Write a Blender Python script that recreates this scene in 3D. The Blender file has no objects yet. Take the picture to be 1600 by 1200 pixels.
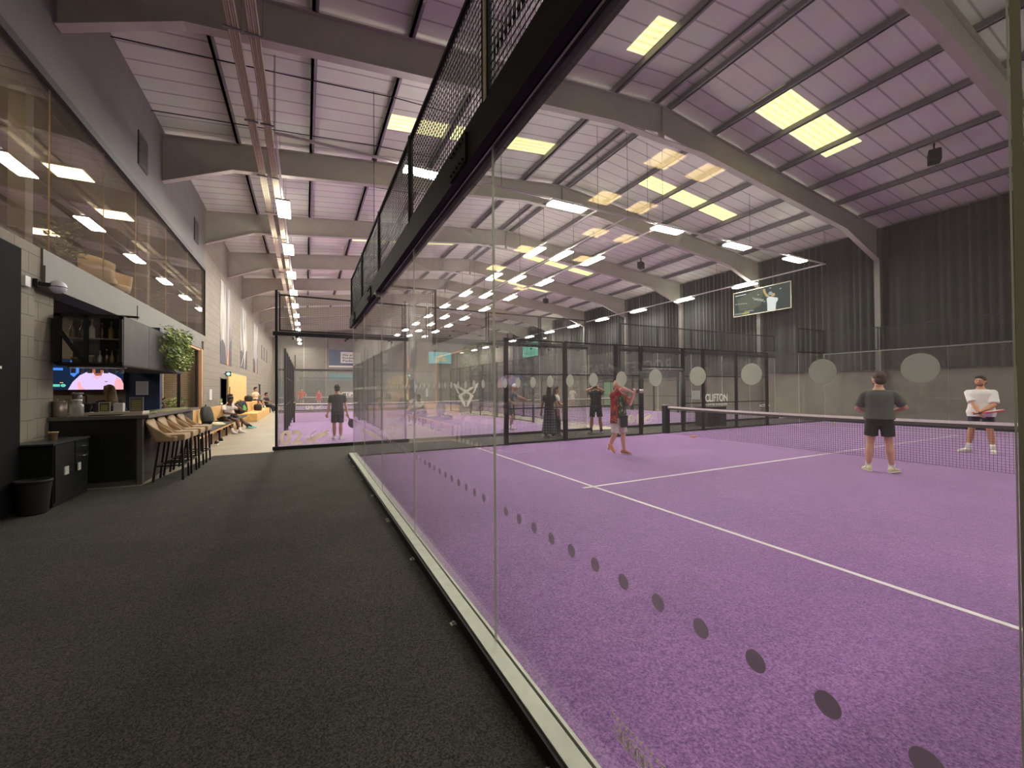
import bpy, bmesh, math, random
from mathutils import Vector, Matrix, Euler
random.seed(7)
SC = bpy.context.scene
COL = SC.collection
PI = math.pi

# ------------------------------------------------------------------ materials
def hexlin(c):
    out = []
    for v in c:
        v = v / 255.0
        out.append(v / 12.92 if v <= 0.04045 else ((v + 0.055) / 1.055) ** 2.4)
    return out

MATS = {}
def mat(name, rgb, rough=0.6, metal=0.0, var=0.0, scale=8.0, bump=0.0, bscale=60.0, spec=0.5, sheen=0.0, coat=0.0, trans=None):
    """principled material, colour given as sRGB 0-255, with optional noise variation and bump"""
    if name in MATS: return MATS[name]
    m = bpy.data.materials.new(name); m.use_nodes = True
    nt = m.node_tree; b = nt.nodes['Principled BSDF']
    c = hexlin(rgb)
    b.inputs['Base Color'].default_value = (*c, 1)
    b.inputs['Roughness'].default_value = rough
    b.inputs['Metallic'].default_value = metal
    b.inputs['Specular IOR Level'].default_value = spec
    if sheen: b.inputs['Sheen Weight'].default_value = sheen
    if coat: b.inputs['Coat Weight'].default_value = coat
    tc = None
    if var or bump:
        tc = nt.nodes.new('ShaderNodeTexCoord')
    if var:
        n = nt.nodes.new('ShaderNodeTexNoise'); n.inputs['Scale'].default_value = scale; n.inputs['Detail'].default_value = 4
        nt.links.new(tc.outputs['Object'], n.inputs['Vector'])
        r = nt.nodes.new('ShaderNodeValToRGB')
        r.color_ramp.elements[0].position = .3; r.color_ramp.elements[1].position = .7
        r.color_ramp.elements[0].color = (*[max(0, v * (1 - var)) for v in c], 1)
        r.color_ramp.elements[1].color = (*[min(1, v * (1 + var)) for v in c], 1)
        nt.links.new(n.outputs['Fac'], r.inputs['Fac']); nt.links.new(r.outputs['Color'], b.inputs['Base Color'])
    if bump:
        n2 = nt.nodes.new('ShaderNodeTexNoise'); n2.inputs['Scale'].default_value = bscale; n2.inputs['Detail'].default_value = 3
        nt.links.new(tc.outputs['Object'], n2.inputs['Vector'])
        bp = nt.nodes.new('ShaderNodeBump'); bp.inputs['Strength'].default_value = bump; bp.inputs['Distance'].default_value = .02
        nt.links.new(n2.outputs['Fac'], bp.inputs['Height']); nt.links.new(bp.outputs['Normal'], b.inputs['Normal'])
    MATS[name] = m
    return m

def emit(name, rgb, strength):
    if name in MATS: return MATS[name]
    m = bpy.data.materials.new(name); m.use_nodes = True
    nt = m.node_tree; nt.nodes.clear()
    e = nt.nodes.new('ShaderNodeEmission'); o = nt.nodes.new('ShaderNodeOutputMaterial')
    e.inputs['Color'].default_value = (*hexlin(rgb), 1); e.inputs['Strength'].default_value = strength
    nt.links.new(e.outputs[0], o.inputs['Surface'])
    MATS[name] = m
    return m

def glass(name, tint=(250, 251, 250), haze=0.02, ior=1.5, haze_col=(215, 212, 208)):
    """clear pane: fresnel mirror over see-through, glare painted as a pale film of dust"""
    if name in MATS: return MATS[name]
    m = bpy.data.materials.new(name); m.use_nodes = True
    nt = m.node_tree; nt.nodes.clear()
    o = nt.nodes.new('ShaderNodeOutputMaterial')
    t = nt.nodes.new('ShaderNodeBsdfTransparent'); t.inputs['Color'].default_value = (*hexlin(tint), 1)
    g = nt.nodes.new('ShaderNodeBsdfGlossy'); g.inputs['Roughness'].default_value = 0.0
    f = nt.nodes.new('ShaderNodeFresnel'); f.inputs['IOR'].default_value = ior
    ge = nt.nodes.new('ShaderNodeNewGeometry'); mi = nt.nodes.new('ShaderNodeMath'); mi.operation = 'MULTIPLY_ADD'   # same mirror strength on both faces of the pane
    mi.inputs[1].default_value = 1/ior - ior; mi.inputs[2].default_value = ior
    nt.links.new(ge.outputs['Backfacing'], mi.inputs[0]); nt.links.new(mi.outputs[0], f.inputs['IOR'])
    mx = nt.nodes.new('ShaderNodeMixShader')
    d = nt.nodes.new('ShaderNodeBsdfDiffuse'); d.inputs['Color'].default_value = (*hexlin(haze_col), 1)  # pale diffuse layer stands in for glare over the view
    tr = nt.nodes.new('ShaderNodeBsdfTranslucent'); tr.inputs['Color'].default_value = (*hexlin(haze_col), 1)
    dm = nt.nodes.new('ShaderNodeMixShader'); dm.inputs['Fac'].default_value = .5
    nt.links.new(d.outputs[0], dm.inputs[1]); nt.links.new(tr.outputs[0], dm.inputs[2])
    m2 = nt.nodes.new('ShaderNodeMixShader')
    tc = nt.nodes.new('ShaderNodeTexCoord'); n = nt.nodes.new('ShaderNodeTexNoise'); n.inputs['Scale'].default_value = 2.5
    n.inputs['Detail'].default_value = 5
    mr = nt.nodes.new('ShaderNodeMapRange'); mr.inputs['From Min'].default_value = .3; mr.inputs['From Max'].default_value = .75
    mr.inputs['To Min'].default_value = haze * .7; mr.inputs['To Max'].default_value = haze * 1.4
    nt.links.new(tc.outputs['Object'], n.inputs['Vector']); nt.links.new(n.outputs['Fac'], mr.inputs['Value'])
    nt.links.new(f.outputs[0], mx.inputs['Fac']); nt.links.new(t.outputs[0], mx.inputs[1]); nt.links.new(g.outputs[0], mx.inputs[2])
    nt.links.new(mr.outputs[0], m2.inputs['Fac']); nt.links.new(mx.outputs[0], m2.inputs[1]); nt.links.new(dm.outputs[0], m2.inputs[2])
    nt.links.new(m2.outputs[0], o.inputs['Surface'])
    MATS[name] = m
    return m

# ------------------------------------------------------------------ mesh builder
def frame_of(d):
    d = Vector(d).normalized()
    a = Vector((0, 0, 1)) if abs(d.z) < .9 else Vector((1, 0, 0))
    u = d.cross(a).normalized(); v = d.cross(u).normalized()
    return u, v, d

class MB:
    def __init__(s): s.v = []; s.f = []; s.m = []; s.sm = []
    def face(s, idx, mi=0, sm=False): s.f.append(tuple(idx)); s.m.append(mi); s.sm.append(sm)
    def add(s, verts, faces, mi=0, sm=False, M=None):
        b = len(s.v)
        for p in verts:
            p = Vector(p); s.v.append(tuple(M @ p) if M is not None else tuple(p))
        for f in faces: s.face([b + i for i in f], mi, sm)
        return s
    def box(s, x0, x1, y0, y1, z0, z1, mi=0, M=None):
        vs = [(x0,y0,z0),(x1,y0,z0),(x1,y1,z0),(x0,y1,z0),(x0,y0,z1),(x1,y0,z1),(x1,y1,z1),(x0,y1,z1)]
        return s.add(vs, [(0,3,2,1),(4,5,6,7),(0,1,5,4),(1,2,6,5),(2,3,7,6),(3,0,4,7)], mi, False, M)
    def bbox(s, x0, x1, y0, y1, z0, z1, b=.01, mi=0, M=None):
        """box with chamfered edges"""
        bm = bmesh.new(); bmesh.ops.create_cube(bm, size=1)
        for v in bm.verts:
            v.co = Vector(((x0+x1)/2 + v.co.x*(x1-x0), (y0+y1)/2 + v.co.y*(y1-y0), (z0+z1)/2 + v.co.z*(z1-z0)))
        bmesh.ops.bevel(bm, geom=bm.edges[:], offset=b, segments=2, profile=.7, affect='EDGES')
        bm.verts.index_update()
        s.add([v.co[:] for v in bm.verts], [[v.index for v in f.verts] for f in bm.faces], mi, False, M); bm.free()
        return s
    def rings(s, R, mi=0, sm=True, cap=True, M=None):
        """loft through a list of closed rings (each a list of points of equal count)"""
        n = len(R[0]); vs = [p for r in R for p in r]; fs = []
        for i in range(len(R) - 1):
            for j in range(n):
                k = (j + 1) % n
                fs.append((i*n + j, i*n + k, (i+1)*n + k, (i+1)*n + j))
        s.add(vs, fs, mi, sm, M)
        if cap:
            b = len(s.v) - len(vs)
            s.face([b + j for j in reversed(range(n))], mi, False)
            s.face([b + (len(R)-1)*n + j for j in range(n)], mi, False)
        return s
    def tube(s, p0, p1, r0, r1=None, n=10, mi=0, sm=True, cap=True):
        r1 = r0 if r1 is None else r1
        p0, p1 = Vector(p0), Vector(p1); u, v, d = frame_of(p1 - p0)
        R = []
        for p, r in ((p0, r0), (p1, r1)):
            R.append([tuple(p + (u*math.cos(2*PI*i/n) - v*math.sin(2*PI*i/n)) * -r) for i in range(n)][::-1])
        return s.rings(R, mi, sm, cap)
    def path(s, pts, r, n=8, mi=0):
        for a, b in zip(pts[:-1], pts[1:]): s.tube(a, b, r, r, n, mi)
        return s
    def bar(s, p0, p1, w, h, mi=0, up=(0,0,1)):
        """square bar between two points"""
        p0, p1 = Vector(p0), Vector(p1); d = (p1-p0).normalized(); up = Vector(up)
        sx = d.cross(up).normalized() if d.cross(up).length > 1e-4 else Vector((1,0,0)); sz = sx.cross(d).normalized()
        vs = []
        for p in (p0, p1):
            for a, b in ((-1,-1),(1,-1),(1,1),(-1,1)): vs.append(tuple(p + sx*(a*w/2) + sz*(b*h/2)))
        return s.add(vs, [(3,2,1,0),(4,5,6,7),(0,1,5,4),(1,2,6,5),(2,3,7,6),(3,0,4,7)], mi)
    def capsule(s, p0, r0, p1, r1, n=12, mi=0):
        p0, p1 = Vector(p0), Vector(p1); u, v, d = frame_of(p1 - p0)
        R = []
        for k in (-80, -50, -20, 0): R.append((p0 + d*(r0*math.sin(math.radians(k))), r0*math.cos(math.radians(k))))
        for k in (0, 20, 50, 80): R.append((p1 + d*(r1*math.sin(math.radians(k))), r1*math.cos(math.radians(k))))
        rr = [[tuple(c + (u*math.cos(2*PI*i/n) + v*math.sin(2*PI*i/n)) * r) for i in range(n)][::-1] for c, r in R]
        rr = [r[::-1] for r in rr]
        return s.rings(rr, mi, True, True)
    def ell(s, c, rx, ry, rz, mi=0, nu=16, nv=10, M=None):
        c = Vector(c); R = []
        for i in range(nv + 1):
            t = -PI/2 + PI*(i + .0001 if i == 0 else (i - .0001 if i == nv else i))/nv
            t = max(-PI/2 + .02, min(PI/2 - .02, t))
            ring = []
            for j in range(nu):
                a = 2*PI*j/nu
                q = Vector((rx*math.cos(t)*math.cos(a), ry*math.cos(t)*math.sin(a), rz*math.sin(t)))
                if M is not None: q = M @ q
                ring.append(tuple(c + q))
            R.append(ring)
        return s.rings(R, mi, True, True)
    def lathe(s, prof, c=(0,0,0), n=20, mi=0, sm=True, cap=True):
        c = Vector(c)
        R = [[tuple(c + Vector((r*math.cos(2*PI*j/n), r*math.sin(2*PI*j/n), z))) for j in range(n)] for r, z in prof]
        return s.rings(R, mi, sm, cap)
    def prism(s, poly, z0, z1, mi=0, M=None):
        """extrude a 2-D polygon (x, y) from z0 to z1"""
        n = len(poly)
        ar = sum(poly[i][0]*poly[(i+1) % n][1] - poly[(i+1) % n][0]*poly[i][1] for i in range(n))
        if ar < 0: poly = poly[::-1]
        vs = [(x, y, z0) for x, y in poly] + [(x, y, z1) for x, y in poly]
        fs = [tuple(reversed(range(n))), tuple(range(n, 2*n))] + [(i, (i+1) % n, n + (i+1) % n, n + i) for i in range(n)]
        return s.add(vs, fs, mi, False, M)
    def mesh(s, name, mats, off=Vector((0,0,0))):
        me = bpy.data.meshes.new(name)
        me.from_pydata([tuple(Vector(p) - off) for p in s.v], [], s.f)
        for m in (mats if isinstance(mats, (list, tuple)) else [mats]): me.materials.append(m)
        me.polygons.foreach_set('material_index', s.m)
        me.polygons.foreach_set('use_smooth', s.sm)
        me.update()
        return me
    def build(s, name, mats, parent=None):
        """ONE mesh object; a top-level one gets its origin at the middle of its base, a part sits in its parent's space"""
        if parent is None:
            xs = [p[0] for p in s.v]; ys = [p[1] for p in s.v]; zs = [p[2] for p in s.v]
            off = Vector(((min(xs)+max(xs))/2, (min(ys)+max(ys))/2, min(zs)))
        else:
            off = Vector(parent.get('_o', (0, 0, 0)))
        o = bpy.data.objects.new(name, s.mesh(name, mats, off)); COL.objects.link(o)
        if parent is None: o.location = off; o['_o'] = list(off)
        else: o.parent = parent; o['_o'] = list(off)
        return o

def tag(o, label=None, cat=None, group=None, kind=None):
    if label: o['label'] = label
    if cat: o['category'] = cat
    if group: o['group'] = group
    if kind: o['kind'] = kind
    return o
def thing(name, label, cat, loc=(0,0,0), rz=0.0, group=None, local=False):
    """an Empty at the thing's base; parts are built in world coordinates unless local"""
    o = bpy.data.objects.new(name, None); COL.objects.link(o)
    o.empty_display_size = .1
    o.location = loc; o.rotation_euler = (0, 0, rz)
    o['_o'] = [0, 0, 0] if local else list(loc)
    return tag(o, label, cat, group)
def struct(name, mb, mats):
    return tag(mb.build(name, mats), kind='structure')
def dup(root, loc, rz=None, label=None, group=None):
    r = root.copy(); COL.objects.link(r); r.location = loc
    if rz is not None: r.rotation_euler = (0, 0, rz)
    if label: r['label'] = label
    if group: r['group'] = group
    for ch in list(root.children):
        c = ch.copy(); COL.objects.link(c); c.parent = r
        for g in list(ch.children):
            d = g.copy(); COL.objects.link(d); d.parent = c
    return r
def dup_child(o, parent, loc):
    c = o.copy(); COL.objects.link(c); c.parent = parent; c.location = loc
    return c

_TXT = {}
def text_mesh(s, size=1.0, bold=0.0, ext=.004, align='LEFT'):
    key = (s, size, bold, ext, align)
    if key in _TXT: return _TXT[key]
    cu = bpy.data.curves.new('t', 'FONT'); cu.body = s; cu.size = size; cu.extrude = ext; cu.offset = bold; cu.align_x = align; cu.resolution_u = 3
    o = bpy.data.objects.new('t', cu); COL.objects.link(o)
    dg = bpy.context.evaluated_depsgraph_get(); dg.update()
    me = bpy.data.meshes.new_from_object(o.evaluated_get(dg))
    r = ([tuple(v.co) for v in me.vertices], [tuple(p.vertices) for p in me.polygons])
    bpy.data.objects.remove(o); bpy.data.curves.remove(cu); bpy.data.meshes.remove(me)
    _TXT[key] = r
    return r
def put_text(mb, s, origin, right, up, height, bold=0.0, mi=0, align='LEFT', width=None, ext=.002):
    """lettering on a plane; height is the cap height in metres"""
    vs, fs = text_mesh(s, 1.0, bold, 0.0 if ext is None else .001, align)
    if not vs: return
    right = Vector(right).normalized(); up = Vector(up).normalized(); n = right.cross(up)
    k = height / .70
    kx = k
    if width:
        w = max(v[0] for v in vs) - min(v[0] for v in vs); kx = width / w
    o = Vector(origin)
    mb.add([tuple(o + right*(v[0]*kx) + up*(v[1]*k) + n*(v[2]*ext/.001 if ext else 0)) for v in vs], fs, mi)
def plane_M(origin, right, up):
    r = Vector(right).normalized(); u = Vector(up).normalized(); n = r.cross(u)
    M = Matrix(((r.x, u.x, n.x, origin[0]), (r.y, u.y, n.y, origin[1]), (r.z, u.z, n.z, origin[2]), (0,0,0,1)))
    return M
ORD = ['first','second','third','fourth','fifth','sixth','seventh','eighth','ninth','tenth','eleventh','twelfth','thirteenth','fourteenth','fifteenth','sixteenth']

def remesh(mb, name, mats, voxel=.01, smooth=4, parent=None):
    """melt overlapping closed shells into one continuous surface"""
    me = mb.mesh('tmp', mats)
    o = bpy.data.objects.new('tmp', me); COL.objects.link(o)
    r = o.modifiers.new('r', 'REMESH'); r.mode = 'VOXEL'; r.voxel_size = voxel; r.use_smooth_shade = True
    if smooth:
        k = o.modifiers.new('s', 'SMOOTH'); k.factor = .5; k.iterations = smooth
    dg = bpy.context.evaluated_depsgraph_get(); dg.update()
    m2 = bpy.data.meshes.new_from_object(o.evaluated_get(dg)); m2.name = name
    bpy.data.objects.remove(o); bpy.data.meshes.remove(me)
    m2.materials.clear()
    for m in (mats if isinstance(mats, (list, tuple)) else [mats]): m2.materials.append(m)
    for p in m2.polygons: p.use_smooth = True
    ob = bpy.data.objects.new(name, m2); COL.objects.link(ob)
    if parent: ob.parent = parent; ob['_o'] = [0, 0, 0]
    return ob
# ------------------------------------------------------------------ layout (metres; camera stands at x=0, y=0, looking along +y and to the right)
XW, XR = -3.4, 22.5          # left block wall, right wall
YB, YE = -6.0, 55.5          # wall behind the camera, end wall
XG = 1.0                     # near back glass of the first court
YA, YC = .218, 10.218        # sides of the first court
RIDGE = 9.3
def roofz(x): return 9.95 - .11*abs(x - RIDGE)
FRAMES = [3.45 + 5.2*k for k in range(-1, 10)]

# ---- surface materials
def court_mat():
    m = bpy.data.materials.new('purple_turf'); m.use_nodes = True; nt = m.node_tree; b = nt.nodes['Principled BSDF']
    tc = nt.nodes.new('ShaderNodeTexCoord')
    n1 = nt.nodes.new('ShaderNodeTexNoise'); n1.inputs['Scale'].default_value = 75; n1.inputs['Detail'].default_value = 3; n1.inputs['Roughness'].default_value = .7
    n2 = nt.nodes.new('ShaderNodeTexNoise'); n2.inputs['Scale'].default_value = .9; n2.inputs['Detail'].default_value = 5
    n3 = nt.nodes.new('ShaderNodeTexNoise'); n3.inputs['Scale'].default_value = 7; n3.inputs['Detail'].default_value = 4; n3.inputs['Distortion'].default_value = 1.5
    for n in (n1, n2, n3): nt.links.new(tc.outputs['Object'], n.inputs['Vector'])
    r = nt.nodes.new('ShaderNodeValToRGB'); e = r.color_ramp.elements
    e[0].position = .33; e[0].color = (*hexlin((108, 66, 134)), 1)
    e[1].position = .62; e[1].color = (*hexlin((190, 136, 208)), 1)
    a = e.new(.74); a.color = (*hexlin((216, 172, 210)), 1)
    nt.links.new(n1.outputs['Fac'], r.inputs['Fac'])
    mx = nt.nodes.new('ShaderNodeMix'); mx.data_type = 'RGBA'; mx.blend_type = 'MULTIPLY'; mx.inputs['Factor'].default_value = .9
    r2 = nt.nodes.new('ShaderNodeValToRGB'); r2.color_ramp.elements[0].position = .35; r2.color_ramp.elements[0].color = (.66, .60, .72, 1)
    r2.color_ramp.elements[1].position = .7; r2.color_ramp.elements[1].color = (1.0, .96, .97, 1)
    ad = nt.nodes.new('ShaderNodeMath'); ad.operation = 'ADD'
    hf = nt.nodes.new('ShaderNodeMath'); hf.operation = 'MULTIPLY'; hf.inputs[1].default_value = .5
    nt.links.new(n2.outputs['Fac'], ad.inputs[0]); nt.links.new(n3.outputs['Fac'], ad.inputs[1]); nt.links.new(ad.outputs[0], hf.inputs[0])
    nt.links.new(hf.outputs[0], r2.inputs['Fac'])
    nt.links.new(r.outputs['Color'], mx.inputs['A']); nt.links.new(r2.outputs['Color'], mx.inputs['B'])
    nt.links.new(mx.outputs['Result'], b.inputs['Base Color'])
    b.inputs['Roughness'].default_value = .75; b.inputs['Specular IOR Level'].default_value = .25; b.inputs['Sheen Weight'].default_value = .85; b.inputs['Sheen Roughness'].default_value = .35
    b.inputs['Sheen Tint'].default_value = (.9, .75, .95, 1)
    bp = nt.nodes.new('ShaderNodeBump'); bp.inputs['Strength'].default_value = .5; bp.inputs['Distance'].default_value = .012
    nt.links.new(n1.outputs['Fac'], bp.inputs['Height']); nt.links.new(bp.outputs['Normal'], b.inputs['Normal'])
    return m
M_COURT = court_mat()
M_TURF = bpy.data.materials.new('black_turf'); M_TURF.use_nodes = True
def _turf():
    nt = M_TURF.node_tree; b = nt.nodes['Principled BSDF']; tc = nt.nodes.new('ShaderNodeTexCoord')
    n1 = nt.nodes.new('ShaderNodeTexNoise'); n1.inputs['Scale'].default_value = 110; n1.inputs['Detail'].default_value = 4; n1.inputs['Roughness'].default_value = .75
    n2 = nt.nodes.new('ShaderNodeTexNoise'); n2.inputs['Scale'].default_value = 1.6; n2.inputs['Detail'].default_value = 5
    for n in (n1, n2): nt.links.new(tc.outputs['Object'], n.inputs['Vector'])
    r = nt.nodes.new('ShaderNodeValToRGB'); e = r.color_ramp.elements
    e[0].position = .38; e[0].color = (*hexlin((38, 38, 36)), 1); e[1].position = .72; e[1].color = (*hexlin((122, 119, 110)), 1)
    nt.links.new(n1.outputs['Fac'], r.inputs['Fac'])
    mx = nt.nodes.new('ShaderNodeMix'); mx.data_type = 'RGBA'; mx.blend_type = 'MULTIPLY'; mx.inputs['Factor'].default_value = .5
    nt.links.new(r.outputs['Color'], mx.inputs['A']); nt.links.new(n2.outputs['Fac'], mx.inputs['B'])
    nt.links.new(mx.outputs['Result'], b.inputs['Base Color'])
    b.inputs['Roughness'].default_value = .85; b.inputs['Specular IOR Level'].default_value = .2
    bp = nt.nodes.new('ShaderNodeBump'); bp.inputs['Strength'].default_value = .7; bp.inputs['Distance'].default_value = .015
    nt.links.new(n1.outputs['Fac'], bp.inputs['Height']); nt.links.new(bp.outputs['Normal'], b.inputs['Normal'])
_turf()
def block_mat(name, base, mortar, swap=False):
    m = bpy.data.materials.new(name); m.use_nodes = True; nt = m.node_tree; b = nt.nodes['Principled BSDF']
    tc = nt.nodes.new('ShaderNodeTexCoord'); sx = nt.nodes.new('ShaderNodeSeparateXYZ'); cx = nt.nodes.new('ShaderNodeCombineXYZ')
    nt.links.new(tc.outputs['Object'], sx.inputs[0])
    nt.links.new(sx.outputs['X' if swap else 'Y'], cx.inputs['X']); nt.links.new(sx.outputs['Z'], cx.inputs['Y'])
    br = nt.nodes.new('ShaderNodeTexBrick'); nt.links.new(cx.outputs[0], br.inputs['Vector'])
    br.inputs['Color1'].default_value = (*hexlin(base), 1); br.inputs['Color2'].default_value = (*hexlin([v*.95 for v in base]), 1)
    br.inputs['Mortar'].default_value = (*hexlin(mortar), 1)
    br.inputs['Scale'].default_value = 1; br.inputs['Brick Width'].default_value = .62; br.inputs['Row Height'].default_value = .29
    br.inputs['Mortar Size'].default_value = .006; br.offset = .5
    n = nt.nodes.new('ShaderNodeTexNoise'); n.inputs['Scale'].default_value = 30; n.inputs['Detail'].default_value = 4
    nt.links.new(tc.outputs['Object'], n.inputs['Vector'])
    mx = nt.nodes.new('ShaderNodeMix'); mx.data_type = 'RGBA'; mx.blend_type = 'MULTIPLY'; mx.inputs['Factor'].default_value = .25
    nt.links.new(br.outputs['Color'], mx.inputs['A']); nt.links.new(n.outputs['Color'], mx.inputs['B'])
    nt.links.new(mx.outputs['Result'], b.inputs['Base Color']); b.inputs['Roughness'].default_value = .8
    bp = nt.nodes.new('ShaderNodeBump'); bp.inputs['Strength'].default_value = .4; bp.inputs['Distance'].default_value = .01; bp.invert = True
    nt.links.new(br.outputs['Fac'], bp.inputs['Height']); nt.links.new(bp.outputs['Normal'], b.inputs['Normal'])
    return m
M_BLOCK = block_mat('grey_blockwork', (150, 141, 128), (108, 102, 95))
M_BLOCKX = block_mat('grey_blockwork_end', (150, 144, 134), (112, 108, 102), True)
def roof_mat():
    m = bpy.data.materials.new('roof_lining'); m.use_nodes = True; nt = m.node_tree; b = nt.nodes['Principled BSDF']
    tc = nt.nodes.new('ShaderNodeTexCoord'); sx = nt.nodes.new('ShaderNodeSeparateXYZ'); nt.links.new(tc.outputs['Object'], sx.inputs[0])
    mo = nt.nodes.new('ShaderNodeMath'); mo.operation = 'PINGPONG'; mo.inputs[1].default_value = .25; nt.links.new(sx.outputs['Y'], mo.inputs[0])
    r = nt.nodes.new('ShaderNodeValToRGB'); e = r.color_ramp.elements
    e[0].position = 0; e[0].color = (*hexlin((158, 156, 146)), 1); e[1].position = .035; e[1].color = (*hexlin((230, 233, 214)), 1)
    nt.links.new(mo.outputs[0], r.inputs['Fac'])
    n = nt.nodes.new('ShaderNodeTexNoise'); n.inputs['Scale'].default_value = 1.3; n.inputs['Detail'].default_value = 6
    nt.links.new(tc.outputs['Object'], n.inputs['Vector'])
    mx = nt.nodes.new('ShaderNodeMix'); mx.data_type = 'RGBA'; mx.blend_type = 'MULTIPLY'; mx.inputs['Factor'].default_value = .25
    nt.links.new(r.outputs['Color'], mx.inputs['A']); nt.links.new(n.outputs['Color'], mx.inputs['B'])
    nt.links.new(mx.outputs['Result'], b.inputs['Base Color']); b.inputs['Roughness'].default_value = .7
    return m
M_ROOF = roof_mat()
M_CONC = mat('polished_concrete', (180, 169, 148), .32, var=.12, scale=1.7, bump=.05, bscale=9)
M_LINE = mat('white_court_line', (238, 232, 232), .7)
M_STEEL = mat('portal_steel_paint', (172, 166, 154), .55, var=.05, scale=3)
M_PURLIN = mat('purlin_steel', (124, 120, 122), .5)
M_BLACK = mat('black_powder_coat', (44, 43, 45), .75, var=.1, scale=5, spec=.2)
M_BLACKM = mat('matt_black', (20, 20, 20), .7)
M_GREYP = mat('grey_fascia_paint', (116, 114, 108), .6, var=.04, scale=4)
M_DARKP = mat('dark_grey_paint', (112, 107, 106), .65, var=.06, scale=2)
M_SILVER = mat('galvanised_steel', (188, 192, 176), .45, .25, var=.08, scale=12)
M_WHITE = mat('white_paint', (228, 226, 222), .5)
M_WOOD = mat('birch_plywood', (226, 180, 112), .5, var=.14, scale=6)
M_PALE = mat('pale_wood', (214, 186, 150), .5)
M_GLASS = glass('court_glass', haze=.04)
M_GLASSC = glass('court_glass_clear', haze=.010)
M_EDGE = mat('polished_glass_edge', (214, 218, 196), .25, spec=.6)
def frost(name, rgb):
    m = bpy.data.materials.new(name); m.use_nodes = True; nt = m.node_tree; nt.nodes.clear(); o = nt.nodes.new('ShaderNodeOutputMaterial')
    d = nt.nodes.new('ShaderNodeBsdfDiffuse'); t = nt.nodes.new('ShaderNodeBsdfTranslucent'); x = nt.nodes.new('ShaderNodeMixShader'); x.inputs['Fac'].default_value = .7
    for q in (d, t): q.inputs['Color'].default_value = (*hexlin(rgb), 1)
    nt.links.new(d.outputs[0], x.inputs[1]); nt.links.new(t.outputs[0], x.inputs[2]); nt.links.new(x.outputs[0], o.inputs['Surface'])
    MATS[name] = m
    return m
M_DECAL = frost('frosted_dot', (246, 247, 240))
M_WIRE = mat('black_wire', (34, 33, 33), .45, .2)

# ---- floors
struct('floor', MB().box(XW - 4.7, XR + .2, YB - .2, YE + .2, -.2, -.005), M_CONC)
p = [(XW, YB), (XR, YB), (XR, YA - .1), (XR, 12.30), (-.72, 12.30), (-.72, 12.0), (-1.95, 12.0), (-2.42, 8.82), (XW, 8.82)]
t = struct('turf_flooring', MB().prism([(XW, YB), (XG, YB), (XG, YC), (21.0, YC), (21.0, YB), (XR, YB), (XR, 12.30), (-.72, 12.30), (-.72, 12.0), (-1.95, 12.0), (-2.42, 8.82), (XW, 8.82)], -.004, 0), M_TURF)
t2 = struct('turf_flooring', MB().box(XG, 21.0, YB, YA, -.004, 0), M_TURF)

def court(name, x0, x1, y0, y1, along_x):
    """a padel court surface with its service lines let in"""
    mb = MB().box(x0, x1, y0, y1, -.004, .002)
    L, W = (x0, x1) if along_x else (y0, y1), (y0, y1) if along_x else (x0, x1)
    c = sum(L)/2; w = .025
    def strip(a0, a1, b0, b1):
        if along_x: mb.box(a0, a1, b0, b1, .001, .0045, 1)
        else: mb.box(b0, b1, a0, a1, .001, .0045, 1)
    for s in (-1, 1): strip(c + s*6.95 - w, c + s*6.95 + w, *W)
    wm = sum(W)/2
    strip(c - 7.15, c - .05, wm - w, wm + w); strip(c + .05, c + 7.15, wm - w, wm + w)
    return struct(name, mb, [M_COURT, M_LINE])
court('court_floor', XG, 21.0, YA, YC, True)
X2a, X2b, Y2a, Y2b = -.64, 9.36, 12.42, 32.42
X3a, X3b = 11.0, 21.0
Y4a, Y4b = 34.6, 54.6
court('court_floor', X2a, X2b, Y2a, Y2b, False)
court('court_floor', X3a, X3b, Y2a, Y2b, False)
court('court_floor', X2a, X2b, Y4a, Y4b, False)
court('court_floor', X3a, X3b, Y4a, Y4b, False)

# ---- walls
ZS, ZG = 3.62, 6.08      # mezzanine sill and head
YM = 18.9                # far end of the mezzanine glass
w = MB()
w.box(XW - .25, XW, YB, 8.15, 0, 3.08); w.box(XW - .42, XW - .16, 8.15, 9.05, 0, 3.08)
w.box(XW - .25, XW, 18.25, 22.25, 0, 3.08); w.box(XW - .25, XW, 23.85, 39.0, 0, 3.08); w.box(XW - .25, XW, 40.4, YE, 0, 3.08)
w.box(XW - .25, XW, 22.25, 23.85, 2.12, 3.08); w.box(XW - .25, XW, 39.0, 40.4, 2.08, 3.08)
w.box(XW - .25, XW, YM, YE, 3.08, 8.6); w.box(XW - .25, XW, YB, 2.0, 3.08, 8.6); w.box(XW - .25, XW, 2.0, 8.3, 3.08, ZS)
struct('wall_left', w, M_BLOCK)
w = MB().box(XW - .25, XW + .01, 2.0, YM, ZG + .12, 8.6)
struct('wall_left_upper', w, M_DARKP)
f = MB().box(XW - .3, XW + .05, 8.3, 18.3, 3.08, 3.38).box(XW - .3, XW + .025, 8.3, YM, 3.385, ZS)
struct('trim_1', f, M_GREYP)
struct('trim_2', MB().box(XW - .06, XW + .05, 2.0, YM, ZG, ZG + .13), mat('dark_frame', (66, 66, 68), .5))
struct('trim_3', MB().box(XW - .06, XW + .04, YM, YM + .08, ZS, ZG + .13), M_BLACK)
struct('wall_end', MB().box(XW, XR, YE, YE + .25, 0, 9.95), M_BLOCKX)
struct('wall_back', MB().box(XW, XR, YB - .25, YB, 0, 9.95), M_GREYP)
struct('wall_right', MB().box(XR, XR + .2, YB, YE, 0, 8.6), mat('dark_block_render', (132, 123, 115), .8, var=.14, scale=2.2))
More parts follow.
